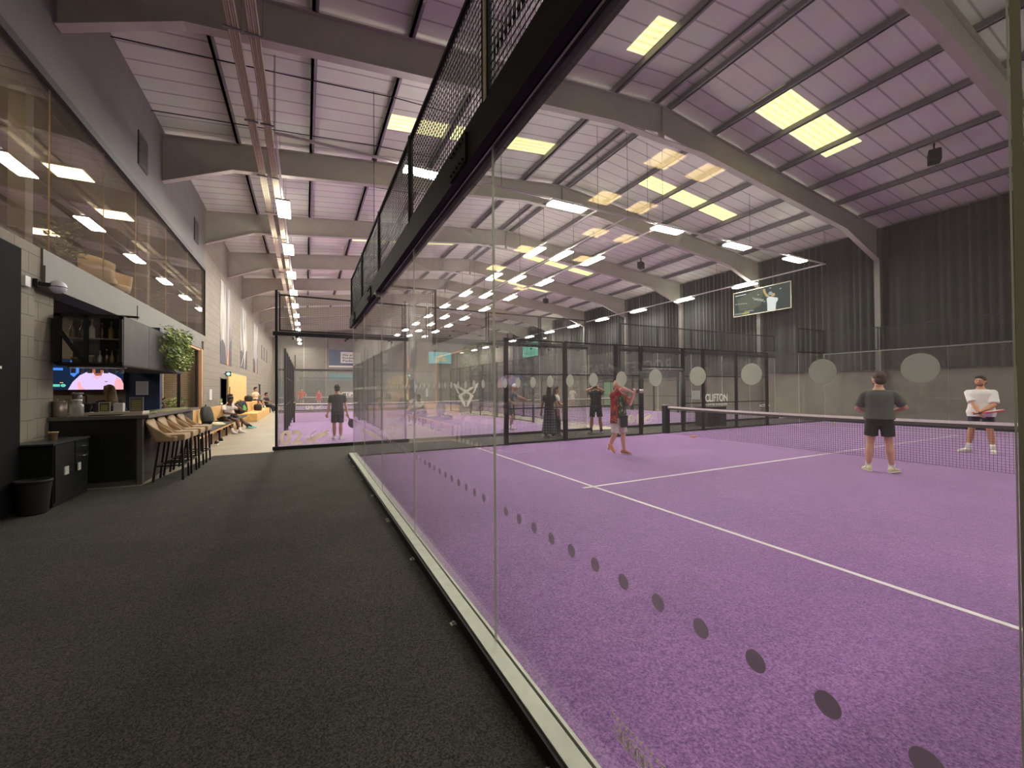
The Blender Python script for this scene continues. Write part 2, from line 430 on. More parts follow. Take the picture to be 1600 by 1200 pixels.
for s, nm in ((-1, 'ceiling'), (1, 'ceiling')):
    xa, xb = (XW - .25, RIDGE) if s < 0 else (RIDGE, XR + .2)
    za, zb = roofz(xa), roofz(xb)
    mb = MB()
    vs = [(xa, YB - .2, za), (xb, YB - .2, zb), (xb, YE + .2, zb), (xa, YE + .2, za)]
    mb.add(vs + [(x, y, z + .2) for x, y, z in vs], [(0,3,2,1),(4,5,6,7),(0,1,5,4),(1,2,6,5),(2,3,7,6),(3,0,4,7)])
    struct(nm, mb, M_ROOF)

# ---- rooflights (translucent sheets between the purlins)
M_SKY = bpy.data.materials.new('rooflight_sheet'); M_SKY.use_nodes = True
def _sky():
    nt = M_SKY.node_tree; nt.nodes.clear(); o = nt.nodes.new('ShaderNodeOutputMaterial'); e = nt.nodes.new('ShaderNodeEmission')
    tc = nt.nodes.new('ShaderNodeTexCoord'); sx = nt.nodes.new('ShaderNodeSeparateXYZ'); nt.links.new(tc.outputs['Object'], sx.inputs[0])
    mo = nt.nodes.new('ShaderNodeMath'); mo.operation = 'PINGPONG'; mo.inputs[1].default_value = .09; nt.links.new(sx.outputs['Y'], mo.inputs[0])
    n = nt.nodes.new('ShaderNodeTexNoise'); n.inputs['Scale'].default_value = 5; n.inputs['Detail'].default_value = 6; nt.links.new(tc.outputs['Object'], n.inputs['Vector'])
    r = nt.nodes.new('ShaderNodeValToRGB'); el = r.color_ramp.elements
    el[0].position = 0; el[0].color = (*hexlin((214, 200, 140)), 1); el[1].position = .09; el[1].color = (*hexlin((250, 240, 176)), 1)
    nt.links.new(mo.outputs[0], r.inputs['Fac'])
    mx = nt.nodes.new('ShaderNodeMix'); mx.data_type = 'RGBA'; mx.blend_type = 'MULTIPLY'; mx.inputs['Factor'].default_value = .55
    nt.links.new(r.outputs['Color'], mx.inputs['A']); nt.links.new(n.outputs['Color'], mx.inputs['B'])
    nt.links.new(mx.outputs['Result'], e.inputs['Color']); e.inputs['Strength'].default_value = 1.25
    nt.links.new(e.outputs[0], o.inputs['Surface'])
_sky()
PUR_L = [-1.7, .15, 1.98, 3.82, 5.66, 7.5, 9.0]
PUR_R = [9.6, 11.55, 13.2, 14.95, 16.95, 18.8, 20.6]
WN = 1
def rooflight(x0, x1, y0, y1):
    global WN
    m = MB()
    vs = [(x0, y0, roofz(x0) - .012), (x1, y0, roofz(x1) - .012), (x1, y1, roofz(x1) - .012), (x0, y1, roofz(x0) - .012)]
    m.add(vs + [(x, y, z + .02) for x, y, z in vs], [(0,3,2,1),(4,5,6,7),(0,1,5,4),(1,2,6,5),(2,3,7,6),(3,0,4,7)])
    struct('window_%d' % WN, m, M_SKY); WN += 1
for (ya, yb) in ((6.45, 7.45), (11.5, 12.2), (16.2, 16.5), (21.55, 22.2), (26.9, 27.5), (32.2, 32.8)):
    if ya == 16.2: continue
    for a, b in ((1.98, 3.82), (3.82, 5.66), (5.66, 7.5)) if ya > 8 else ((6.9, 7.45),): rooflight(a, b, ya, yb)
    for a, b in ((11.55, 13.2), (13.2, 14.95)): rooflight(a, b, ya, yb)
    rooflight(14.95, 15.6 if ya < 8 else 16.9, ya, yb)

# ---- purlins
pl = PUR_L + PUR_R
for i, x in enumerate(pl):
    m = MB(); z = roofz(x)
    sgn = -1 if x < RIDGE else 1
    m.box(x - .03, x + .03, YB, YE, z - .2, z - .022)
    m.box(x - .03 if sgn < 0 else x - .09, x + .09 if sgn < 0 else x + .03, YB, YE, z - .2, z - .185)
    side, k = ('left', i) if x < RIDGE else ('right', len(pl) - 1 - i)
    tag(m.build('purlin', M_PURLIN), '%s grey roof purlin up from the %s eaves' % (ORD[k], side), 'purlin', 'roof purlins')

# ---- portal frames
def frame(y, k):
    t = thing('steel_portal', '%s grey steel portal spanning the hall, counted from the viewer' % ORD[k], 'steel frame', (RIDGE, y, 0), group='steel portal frames')
    TH = .09; a = XW + .02; b = 22.0
    def poly(pts, nm, flange=None):
        m = MB()
        n = len(pts)
        P = pts
        # web
        vs = [(x, y - .012, z) for x, z in P] + [(x, y + .012, z) for x, z in P]
        m.add(vs, [tuple(range(n)), tuple(reversed(range(n, 2*n)))] + [(i, n + i, n + (i+1) % n, (i+1) % n) for i in range(n)])
        for (p0, p1) in flange:
            m.bar((p0[0], y, p0[1]), (p1[0], y, p1[1]), .2, .022, up=(0, 0, 1) if abs(p1[0]-p0[0]) > abs(p1[1]-p0[1]) else (1, 0, 0))
        return m.build(nm, M_STEEL, t)
    tp = lambda x: roofz(x) - .2
    bt = lambda x: roofz(x) - .95
    for s, xe, hw in ((-1, a, 1.55), (1, b, 2.6)):
        xi = xe - s*hw
        poly([(xe, tp(xe)), (RIDGE, tp(RIDGE)), (RIDGE, bt(RIDGE)), (xe, bt(xe))], 'rafter', [((xe, tp(xe)), (RIDGE, tp(RIDGE))), ((xi, bt(xi)), (RIDGE + s*1.6, bt(RIDGE + s*1.6)))])
        zb = 7.12 if s < 0 else 7.0
        poly([(xe, bt(xe)), (xi, bt(xi)), (xe, zb)], 'haunch', [((xe, zb), (xi, bt(xi)))])
        m = MB(); m.box(xe - .02 if s < 0 else xe, xe + .0 if s < 0 else xe + .2, y - .1, y + .1, 0 if s > 0 else 3.7, tp(xe))
        if s < 0: m = MB().box(XW - .45, XW - .27, y - .1, y + .1, ZS, tp(xe))
        m.build('column', mat('column_paint', (104, 100, 96), .6), t)
    m = MB(); m.add([(RIDGE - 1.7, y - .012, bt(RIDGE-1.7)), (RIDGE + 1.7, y - .012, bt(RIDGE+1.7)), (RIDGE + .1, y - .012, bt(RIDGE) - .22), (RIDGE - .1, y - .012, bt(RIDGE) - .22),
           (RIDGE - 1.7, y + .012, bt(RIDGE-1.7)), (RIDGE + 1.7, y + .012, bt(RIDGE+1.7)), (RIDGE + .1, y + .012, bt(RIDGE) - .22), (RIDGE - .1, y + .012, bt(RIDGE) - .22)],
          [(0,3,2,1),(4,5,6,7),(0,1,5,4),(1,2,6,5),(2,3,7,6),(3,0,4,7)])
    m.bar((RIDGE - 1.7, y, bt(RIDGE - 1.7)), (RIDGE, y, bt(RIDGE) - .22), .2, .022); m.bar((RIDGE, y, bt(RIDGE) - .22), (RIDGE + 1.7, y, bt(RIDGE + 1.7)), .2, .022)
    m.box(RIDGE - .02, RIDGE + .02, y - .1, y + .1, bt(RIDGE) - .24, tp(RIDGE))
    m.build('apex_haunch', M_STEEL, t)
for k, y in enumerate([q for q in FRAMES if q > 3]): frame(y, k)
# ------------------------------------------------------------------ glass panels, mesh panels, posts
def pane(mb, axis, c, a0, a1, z0, z1, th=.012):
    """axis 'x': pane in the plane x=c spanning y a0..a1; big faces glass (slot 0), rim polished edge (slot 1)"""
    if axis == 'x':
        X = (c - th/2, c + th/2); V = [(X[0], a0, z0), (X[1], a0, z0), (X[1], a1, z0), (X[0], a1, z0), (X[0], a0, z1), (X[1], a0, z1), (X[1], a1, z1), (X[0], a1, z1)]
        big = [(1,2,6,5), (3,0,4,7)]; rim = [(0,3,2,1), (4,5,6,7), (0,1,5,4), (2,3,7,6)]
    else:
        Y = (c - th/2, c + th/2); V = [(a0, Y[0], z0), (a1, Y[0], z0), (a1, Y[1], z0), (a0, Y[1], z0), (a0, Y[0], z1), (a1, Y[0], z1), (a1, Y[1], z1), (a0, Y[1], z1)]
        big = [(0,1,5,4), (2,3,7,6)]; rim = [(0,3,2,1), (4,5,6,7), (1,2,6,5), (3,0,4,7)]
    mb.add(V, big, 0); mb.add(V, rim, 1)
    return mb
def P3(axis, c, a, z): return (c, a, z) if axis == 'x' else (a, c, z)
def dots(mb, axis, c, ys, z, r, th, mi=0, n=24):
    for y in ys:
        ring = [(y + r*math.cos(2*PI*i/n), z + r*math.sin(2*PI*i/n)) for i in range(n)]
        vs = [P3(axis, c - th, a, b) for a, b in ring] + [P3(axis, c - .0061, a, b) for a, b in ring]
        mb.add(vs, [tuple(range(n)), tuple(reversed(range(n, 2*n)))] + [(i, n+i, n+(i+1) % n, (i+1) % n) for i in range(n)], mi)

GP = {}
def glass_panel(axis, c, a0, a1, z0, z1, label, group=None, clamps=True, m=None):
    mid = (a0 + a1)/2
    t = thing('glass_screen', label, 'glass panel', P3(axis, c, mid, z0), group=group)
    pane(MB(), axis, c, a0 + .003, a1 - .003, z0, z1).build('pane', [m or M_GLASS, M_EDGE], t)
    if clamps:
        b = MB()
        for a in (a0 + .35, a1 - .35):
            q = P3(axis, c, a, z1 - .06)
            b.box(q[0] - .02, q[0] + .02, q[1] - .02, q[1] + .02, z1 - .085, z1 - .035)
        b.build('clamp', M_BLACK, t)
    return t
def mesh_verts(W, H, g=.05, r=.0021):
    """square weld mesh W x H in the local xz plane"""
    m = MB(); n = int(round(W/g)); k = int(round(H/g))
    for i in range(1, n):
        x = W*i/n; m.box(x - r, x + r, -r, r, 0, H)
    for j in range(1, k):
        z = H*j/k; m.box(0, W, -r, r, z - r, z + r)
    return m
MESHC = {}
def mesh_panel(axis, c, a0, a1, z0, z1, label, group=None, rails=(), fw=.035, g=.05, r=.0021, name='mesh_screen'):
    W, H = a1 - a0, z1 - z0
    t = thing(name, label, 'mesh panel', P3(axis, c, a0, z0), PI/2 if axis == 'x' else 0, group, local=True)
    key = (round(W, 3), round(H, 3), tuple(rails), g)
    if key in MESHC:
        for ch in MESHC[key].children: 
            o = ch.copy(); COL.objects.link(o); o.parent = t
        return t
    mesh_verts(W, H, g, r).build('wire_mesh', M_WIRE, t)
    f = MB(); h = fw/2
    f.box(0, fw, -h, h, 0, H); f.box(W - fw, W, -h, h, 0, H); f.box(fw, W - fw, -h, h, 0, fw); f.box(fw, W - fw, -h, h, H - fw, H)
    for z in rails: f.box(fw, W - fw, -h, h, z - h, z + h)
    f.build('frame', M_BLACK, t)
    MESHC[key] = t
    return t
def post(axis, c, a, z1, label, w=.09, group='court fence posts', mt=None, base=True, z0=0):
    t = thing('fence_post', label, 'post', P3(axis, c, a, z0), group=group)
    q = P3(axis, c, a, 0); m = MB()
    m.bbox(q[0] - w/2, q[0] + w/2, q[1] - w/2, q[1] + w/2, z0, z1, .008); m.build('upright', mt or M_BLACK, t)
    if base:
        m = MB(); m.box(q[0] - w, q[0] + w, q[1] - w, q[1] + w, z0, z0 + .012); m.build('base_plate', M_BLACK, t)
    return t

# ================================================================== first court (long axis across the picture)
# -- near back wall: five panes, each with two rows of frosted dots
DY = .1571
for k in range(5):
    a0 = YA + 2*k; a1 = a0 + 2
    t = glass_panel('x', XG, a0, a1, .02, 3.0, '%s glass panel from the near corner in the wall beside the black walkway' % ORD[k], 'back wall glass panels beside the walkway', clamps=False)
    ys = [.488 + DY*j for j in range(-1, 64)]
    ys = [y for y in ys if a0 + .05 < y < a1 - .05]
    m = MB(); dots(m, 'x', XG, ys, 1.58, .027, .0066)
    m.build('dot_pattern', M_DECAL, t)
    m = MB(); dots(m, 'x', XG, ys, .87, .026, .0066)
    m.build('dot_pattern', frost('shaded_frosted_dot', (208, 197, 210)) if 'shaded_frosted_dot' not in MATS else MATS['shaded_frosted_dot'], t)  # same frosted film as the upper row, shade put into its colour
    if k == 0:
        m = MB()
        def loop(y, z, ry, rz, w=.004, n=28):
            for i in range(n):
                a, b = 2*PI*i/n, 2*PI*(i+1)/n
                m.bar((XG - .0066, y + ry*math.cos(a), z + rz*math.sin(a)), (XG - .0066, y + ry*math.cos(b), z + rz*math.sin(b)), w, .001, up=(1, 0, 0))
        for q, (y, z) in enumerate(((1.15, .322), (1.115, .318), (1.08, .318), (1.045, .316), (1.01, .318))):
            loop(y, z, .021, .028); loop(y - .004, z, .010, .016); 
        for q in range(22):
            y = 1.185 - q*.0115
            m.bar((XG - .0066, y, .362), (XG - .0066, y - .004 + .008*(q % 2), .374), .003, .001, up=(1, 0, 0)); m.bar((XG - .0066, y, .362 + .012*(q % 2)), (XG - .0066, y - .008, .362 + .012*(q % 2)), .003, .001, up=(1, 0, 0))
        m.build('etched_stamp', frost('etched_stamp', (246, 240, 226)), t)
# -- near corner: side panes and corner flashing
for k in range(2):
    glass_panel('y', YA, XG + .02 + 1.98*k, XG + 2 + 1.98*k, .02, 3.0, '%s glass panel along the near side wall, seen edge on beside the walkway' % ORD[k], 'near side wall glass', clamps=False, m=M_GLASSC)
# -- base rail in two lengths
for k, (a, b) in enumerate(((YA - .02, 4.86), (4.865, YC + .1))):
    t = thing('base_rail', ['nearer length of silver steel rail under the glass beside the walkway', 'farther length of silver steel rail under the glass beside the walkway'][k], 'rail', (1.02, (a+b)/2, 0))
    m = MB(); m.box(.91, .993, a, b, .070, .078, 0).box(1.007, 1.024, a, b, .070, .078, 0).box(.91, .916, a, b, .05, .070, 0)
    m.box(.985, .993, a, b, .060, .070, 0); m.box(1.007, 1.014, a, b, .06, .070, 0)
    m.build('channel', M_SILVER, t)
    m = MB(); m.box(.89, .985, a, b, 0, .069).box(1.014, 1.024, a, b, .0, .069); m.build('kerb', M_BLACKM, t)
    for y in (1.43, 2.61, 3.77, 4.98, 5.06, 6.28, 7.5, 8.86, 9.7):
        if a < y < b:
            q = MB(); q.box(.85, .889, y - .02, y + .02, 0, .006).tube((.869, y, .006), (.869, y, .02), .009, .009, 8); q.build('anchor_bolt', mat('zinc_bolt', (206, 200, 190), .3, .8), t)
# -- top beam and its splice plates
t = thing('top_beam', 'long black steel beam along the top of the near glass wall', 'beam', (XG, 5.2, 3.0))
m = MB(); m.box(.93, 1.075, YA - .05, YC + .12, 3.21, 3.225).box(.93, .945, YA - .05, YC + .12, 3.0, 3.21).box(.945, .985, YA - .05, YC + .12, 3.0, 3.012).box(1.015, 1.06, YA - .05, YC + .12, 2.985, 2.997).box(1.06, 1.075, YA - .05, YC + .12, 2.985, 3.21)
m.build('beam', M_BLACK, t)
for y in (2.62, 6.95, 9.3):
    q = MB(); q.box(.915, .93, y - .16, y + .16, 3.01, 3.2)
    for dy in (-.12, -.06, .0, .06, .12):
        for z in (3.04, 3.17): q.tube((.903, y + dy, z), (.915, y + dy, z), .008, .008, 6)
    q.build('splice_plate', M_BLACK, t)
q = MB(); q.box(.925, 1.08, 6.3, 6.42, 2.98, 3.0); q.tube((.99, 6.36, 2.95), (.99, 6.36, 2.985), .05, .07, 14); q.build('floodlight_bracket', M_SILVER, t)
# -- mesh fence on top of the beam
for k in range(5):
    a0 = YA + 2.0*k; a1 = a0 + 2.0
    mesh_panel('x', XG - .03, a0 + .02, a1 - .02, 3.25, 4.14, '%s black mesh panel from the near end above the walkway beam' % ORD[k], 'mesh panels above the beam', r=.0026)
for k in range(6):
    y = YA + 2.0*k
    bright = k == 1  # pale colour on this post imitates lamp light catching it
    t = post('x', XG - .03, y, 4.16, ('galvanised post, coloured pale as if lamp-lit, between the two nearest mesh panels above the beam' if bright else '%s slim black post from the near end above the walkway beam' % ORD[k]), .045, 'posts of the mesh above the beam', mat('lamp_lit_post', (232, 226, 206), .4) if bright else None, False, 3.225)

# -- far side fence (y = YC)
glass_panel('y', YC, 1.02, 3.0, .02, 3.0, 'far side fence glass panel in the corner next to the near glass wall', 'far side fence glass')
glass_panel('y', YC, 3.0, 4.96, .02, 3.0, 'glass panel of the far side fence beside the first black post', 'far side fence glass')
mesh_panel('y', YC, 1.03, 2.99, 3.05, 4.1, 'raised mesh panel above the far side glass in the corner by the walkway', 'far side fence mesh')
PX = [4.95, 6.92, 8.87, 9.93, 11.9, 12.94, 14.8, 16.72]
for i, x in enumerate(PX):
    if x in (9.93, 11.9): continue
    post('y', YC, x, 2.97, '%s tall black post of the far side mesh fence, counted from the left' % ORD[len([q for q in PX[:i] if q not in (9.93, 11.9)])], .09)
spans = [(4.99, 6.88), (6.96, 8.83), (8.91, 9.88), (11.95, 12.90), (12.98, 14.76), (14.84, 16.68)]
for i, (a, b) in enumerate(spans):
    mesh_panel('y', YC, a, b, .02, 2.95, '%s full height black mesh panel from the left in the far side fence' % ORD[i], 'far side fence mesh', rails=(.98, 1.94), r=.0022)
mesh_panel('y', YC, 9.98, 11.85, 2.24, 2.95, 'short mesh panel over the padded gateway of the far side fence', 'far side fence mesh')
t = thing('gateway', 'black padded gateway in the far side fence beside the net post', 'gate', (10.9, YC, 0))
for x in (9.93, 11.9):
    m = MB(); m.box(x - .04, x + .04, YC - .04, YC + .04, 0, 2.95); m.tube((x, YC, .25), (x, YC, 2.12), .085, .085, 14); m.build('padded_upright', M_BLACKM, t)
m = MB(); m.tube((9.93, YC, 2.17), (11.9, YC, 2.17), .05, .05, 12); m.build('crossbar', mat('crossbar_wrap', (120, 118, 112), .35, .3), t)
glass_panel('y', YC, 16.77, 18.98, .02, 3.0, 'glass panel of the far side fence beside the last black post, near the curtain', 'far side fence glass')
glass_panel('y', YC, 18.98, 20.98, .02, 3.0, 'glass panel of the far side fence in the corner under the curtain', 'far side fence glass')
mesh_panel('y', YC, 18.98, 20.97, 3.05, 4.1, 'raised mesh panel above the far side glass in the corner under the curtain', 'far side fence mesh')
t = thing('fence_kerb', 'long low black kerb under the far side fence', 'kerb', (11, YC, 0))
MB().box(1.1, 21, YC - .03, YC + .03, 0, .03).build('kerb_bar', M_BLACK, t)
t = thing('fence_kerb', 'long low black kerb under the far glass wall below the curtain', 'kerb', (21, 5.2, 0))
MB().box(20.96, 21.04, YA, YC - .035, 0, .16).build('kerb_bar', M_BLACK, t)
# -- far back wall (x = 21)
for k in range(5):
    a0 = YA + 2*k
    glass_panel('x', 21.0, a0, a0 + 2, .17, 3.0, '%s glass panel from the right in the far wall under the curtain' % ORD[k], 'far wall glass')
    mesh_panel('x', 21.0, a0 + .02, a0 + 1.98, 3.04, 4.0, '%s mesh panel from the right above the far glass wall under the curtain' % ORD[k], 'far wall mesh')
m = MB(); m.box(20.97, 21.03, YA, YC, 3.0, 3.035)
tag(m.build('top_rail', mat('grey_rail', (120, 118, 114), .5, .2)), 'grey top rail along the far glass wall under the curtain', 'rail')

# -- net of the first court
def net(mb_tape, mb_net, axis, c, a0, a1, h0=.93, h1=.88, tape=.055, g=.047, r=.0013):
    n = int((a1 - a0)/g); mid = (a0 + a1)/2
    H = lambda a: h1 + (h0 - h1)*((a - mid)/((a1 - a0)/2))**2
    for i in range(n + 1):
        a = a0 + (a1 - a0)*i/n
        p, q = P3(axis, c, a, .015), P3(axis, c, a, H(a) - tape)
        mb_net.bar(p, q, 2*r, 2*r, up=(1, 0, 0) if axis == 'y' else (0, 1, 0))
    rows = int((h1 - tape - .02)/g); seg = 24
    for j in range(rows + 1):
        for s in range(seg):
            b0, b1 = a0 + (a1 - a0)*s/seg, a0 + (a1 - a0)*(s+1)/seg
            z0 = .015 + (H(b0) - tape - .015)*j/rows; z1 = .015 + (H(b1) - tape - .015)*j/rows
            mb_net.bar(P3(axis, c, b0, z0), P3(axis, c, b1, z1), 2*r, 2*r)
    for s in range(seg):
        b0, b1 = a0 + (a1 - a0)*s/seg, a0 + (a1 - a0)*(s+1)/seg
        za, zb = H(b0) - tape/2, H(b1) - tape/2
        mb_tape.bar(P3(axis, c, b0, za), P3(axis, c, b1, zb), .014, tape)
M_TAPE = mat('white_net_tape', (236, 228, 222), .6, var=.08, scale=9)
M_NETBAND = mat('net_band', (78, 74, 74), .8)
def add_net(label, axis, c, a0, a1, pw=.06, g=.047, r=.0018, ins=.16):
    t = thing('net', label, 'net', P3(axis, c, (a0 + a1)/2, 0))
    mt, mn = MB(), MB(); net(mt, mn, axis, c, a0 + .08 + ins, a1 - .08 - ins, g=g, r=r)
    mt.build('tape', M_TAPE, t); mn.build('netting', M_WIRE, t)
    n2 = MB(); mid = (a0+a1)/2; L = (a1-a0)/2 - .08 - ins
    for s in range(24):
        b0, b1 = mid - L + 2*L*s/24, mid - L + 2*L*(s+1)/24
        f = lambda a: .88 + .05*((a - mid)/L)**2 - .055 - .03
        n2.bar(P3(axis, c, b0, f(b0)), P3(axis, c, b1, f(b1)), .004, .06)
    n2.build('lower_band', M_NETBAND, t)
    for a in (a0 + ins, a1 - ins):
        m = MB(); q = P3(axis, c, a, 0); pw_ = .1 if axis == 'x' else .045; m.bbox(q[0] - pw_, q[0] + pw_, q[1] - pw_*.85, q[1] + pw_*.85, 0, .95, .02); 
        pp = m.build('net_post', M_BLACKM, t)
        m = MB(); m.bbox(q[0] - pw_*1.05, q[0] + pw_*1.05, q[1] - pw_*.9, q[1] + pw_*.9, .945, .985, .012); m.build('post_cap', mat('post_cap', (150, 146, 140), .5), pp)
    return t
add_net('padel net with white tape across the near purple court', 'x', 11.0, YA, YC, ins=.05)
add_net('padel net with white tape across the court marked 02', 'y', 22.42, X2a, X2b)
add_net('padel net with white tape across the court behind the gateway', 'y', 22.42, X3a, X3b)
add_net('distant padel net across the court marked 04', 'y', 44.6, X2a, X2b, g=.1, r=.002)

# ================================================================== other courts (long axis down the hall)
M_VINYL = frost('cream_vinyl', (252, 244, 226))
M_VINYLW = frost('white_vinyl', (252, 252, 244))
def rocket(mb, o, right, up, s, mi=0):
    """simple rocket emblem: pointed body, two fins, an orbit ring"""
    M = plane_M(o, right, up)
    body = [(0.02,.36),(.2,.42),(.45,.62),(.72,.78),(1.0,.92),(.86,.66),(.66,.42),(.46,.28),(.3,.2)]
    mb.prism([(x*s, y*s*.62) for x, y in body], 0, .002, mi, M)
    mb.prism([(x*s, y*s*.62) for x, y in [(.0,.2),(.22,.26),(.3,.16),(.1,.1)]], 0, .002, mi, M)
    mb.prism([(x*s, y*s*.62) for x, y in [(.26,.12),(.4,.24),(.5,.26),(.34,.1),(.16,-.08),(.24,.06)]], 0, .002, mi, M)
    n = 22
    for i in range(n):
        a0, a1 = 2*PI*i/n, 2*PI*(i+1)/n
        if 1.2 < (a0 % (2*PI)) < 1.9: continue
        c = lambda a, r: ((.60 + r*math.cos(a)*.95)*s, (.50 + r*math.sin(a)*1.15)*s*.62)
        mb.prism([c(a0,.36),c(a0,.395),c(a1,.395),c(a1,.36)], 0, .0015, mi, M)
def long_court(x0, x1, y0, y1, nm, sides=(True, True), far=True, g=.05, back_mesh=True):
    """glass ends, 4 m of side glass at each end, mesh between, posts, kerbs"""
    T = []
    for k in range(5):
        T.append(glass_panel('y', y0, x0 + 2*k, x0 + 2*k + 2, .09, 3.0, '%s glass panel from the left in the near end of %s' % (ORD[k], nm), 'near end glass of ' + nm))
        if far: glass_panel('y', y1, x0 + 2*k, x0 + 2*k + 2, .05, 3.0, '%s glass panel from the left in the far end of %s' % (ORD[k], nm), 'far end glass of ' + nm)
    if back_mesh:
        for k in range(5):
            mesh_panel('y', y0, x0 + 2*k + .02, x0 + 2*k + 1.98, 3.12, 4.1, '%s mesh panel from the left above the near end of %s' % (ORD[k], nm), 'upper mesh of ' + nm, r=.0018)
    m = MB(); m.box(x0 - .12, x1 + .05, y0 - .06, y0 + .04, 3.005, 3.1)
    for k in range(8): m.box(x0 + .4 + 1.25*k, x0 + .48 + 1.25*k, y0 - .075, y0 - .06, 2.96, 3.02)
    tag(m.build('end_rail', M_BLACK), 'black top rail of the near end wall of ' + nm, 'rail')
    m = MB(); m.box(x0 - .12, x1 + .05, y0 - .14, y0 - .012, 0, .085)
    tag(m.build('end_kerb', M_BLACKM), 'black base kerb of the near end wall of ' + nm, 'kerb')
    if far:
        m = MB(); m.box(x0, x1, y1 - .03, y1 + .03, 3.005, 3.06); tag(m.build('top_rail', M_BLACK), 'black top rail of the far end wall of ' + nm, 'rail')
        m = MB(); m.box(x0, x1, y1 + .012, y1 + .06, 0, .05); tag(m.build('end_kerb', M_BLACK), 'black base kerb of the far end wall of ' + nm, 'kerb')
    post('y', y0, x0 - .04, 4.2, 'tall black corner post at the left near corner of ' + nm, .06)
    for si, x in enumerate((x0, x1)):
        if not sides[si]: continue
        sd = ('left', 'right')[si]
        for k, (a, b) in enumerate(((y0 + .02, y0 + 2), (y0 + 2, y0 + 4), (y1 - 4, y1 - 2), (y1 - 2, y1 - .02))):
            glass_panel('x', x, a, b, .05, 3.0, '%s glass panel down the %s side of %s' % (ORD[k], sd, nm), 'side glass of ' + nm, clamps=False)
        for k in range(6):
            a = y0 + 4 + 2*k
            mesh_panel('x', x, a + .04, a + 1.96, .03, 3.0, '%s mesh panel down the %s side of %s' % (ORD[k], sd, nm), 'side mesh of ' + nm, rails=(1.0, 2.0))
        for k in range(7):
            post('x', x, y0 + 4 + 2*k, 3.03, '%s black post down the %s side of %s' % (ORD[k], sd, nm), .08)
    return T
N2 = 'court 02'; N3 = 'the gateway court'; N4 = 'the distant left court'
T2 = long_court(X2a, X2b, Y2a, Y2b, N2)
T3 = long_court(X3a, X3b, Y2a, Y2b, N3)
T4 = long_court(X2a, X2b, Y4a, Y4b, N4, sides=(False, False), back_mesh=False)

# ---- vinyl lettering on the glass
R, U = (1, 0, 0), (0, 0, 1)
def vinyl(parent, fn, m=None, name='lettering'):
    mb = MB(); fn(mb); return mb.build(name, m or M_VINYL, parent)
yf = Y2a - .0085
def v02(mb):
    put_text(mb, '02', (-.60, yf, .12), R, U, .36, .03, width=.53)
vinyl(T2[0], v02)
vinyl(T2[0], lambda mb: rocket(mb, (-.02, yf, .10), R, U, .62), name='emblem')
def cupra(mb):
    M = plane_M((4.60, yf, 1.40), R, U); s = .42
    half = [[(0,.30),(.20,.40),(1.02,.86),(.98,.72),(.70,.08),(.48,-.02),(.60,.20),(.74,.52),(.28,.24),(.0,.02)],
            [(-.02,.06),(.18,.18),(.58,-.06),(.60,-.2),(.14,-.98),(.03,-.98),(.10,-.62),(.32,-.20),(.30,-.08),(.12,.0)]]
    for q in half:
        for sg in (-1, 1): mb.prism([(sg*x*s, y*s) for x, y in q], 0, .002, 0, M)
vinyl(T2[2], cupra, M_VINYLW, 'emblem')
def cupra_t(mb):
    # squared outline capitals
    strokes = {'C': [((1,1),(0,1)),((0,1),(0,0)),((0,0),(1,0))], 'U': [((0,1),(0,0)),((0,0),(1,0)),((1,0),(1,1))],
               'P': [((0,0),(0,1)),((0,1),(1,1)),((1,1),(1,.45)),((1,.45),(0,.45))], 'R': [((0,0),(0,1)),((0,1),(1,1)),((1,1),(1,.5)),((1,.5),(0,.45)),((.55,.45),(1,0))],
               'A': [((0,0),(0,1)),((0,1),(1,1)),((1,1),(1,0)),((0,.42),(1,.42))]}
    x = 3.80
    for ch in 'CUPRA':
        for a, b in strokes[ch]:
            mb.bar((x + a[0]*.25, yf, .70 + a[1]*.11), (x + b[0]*.25, yf, .70 + b[1]*.11), .036, .004, up=(0, 1, 0))
        x += .335
vinyl(T2[2], cupra_t, M_VINYLW)
# the other court
vinyl(T3[0], lambda mb: put_text(mb, '01', (11.35, yf, .16), R, U, .34, .03, width=.62))
vinyl(T3[0], lambda mb: rocket(mb, (12.02, yf, .14), R, U, .66), name='emblem')
vinyl(T3[2], lambda mb: put_text(mb, 'CLIFTON', (15.85, yf, .93), R, U, .34, .02, width=1.5), M_VINYLW)
vinyl(T3[2], lambda mb: put_text(mb, 'COFFEE ROASTERS', (15.87, yf, .76), R, U, .085, .015, width=1.46), M_VINYLW)
vinyl(T3[4], lambda mb: (put_text(mb, 'ACTIPH', (19.7, yf, .60), R, U, .12, .02, width=.8)), M_VINYLW)
# far ends
vinyl(T4[0], lambda mb: put_text(mb, '04', (.02, Y4a - .0085, .12), R, U, .36, .03, width=.55), M_VINYLW)
vinyl(T4[0], lambda mb: rocket(mb, (.62, Y4a - .0085, .10), R, U, .62), M_VINYLW, 'emblem')
vinyl(T4[1], lambda mb: put_text(mb, 'ACTIPH', (2.25, Y4a - .0085, 1.1), R, U, .30, .03, width=1.35), M_VINYLW)
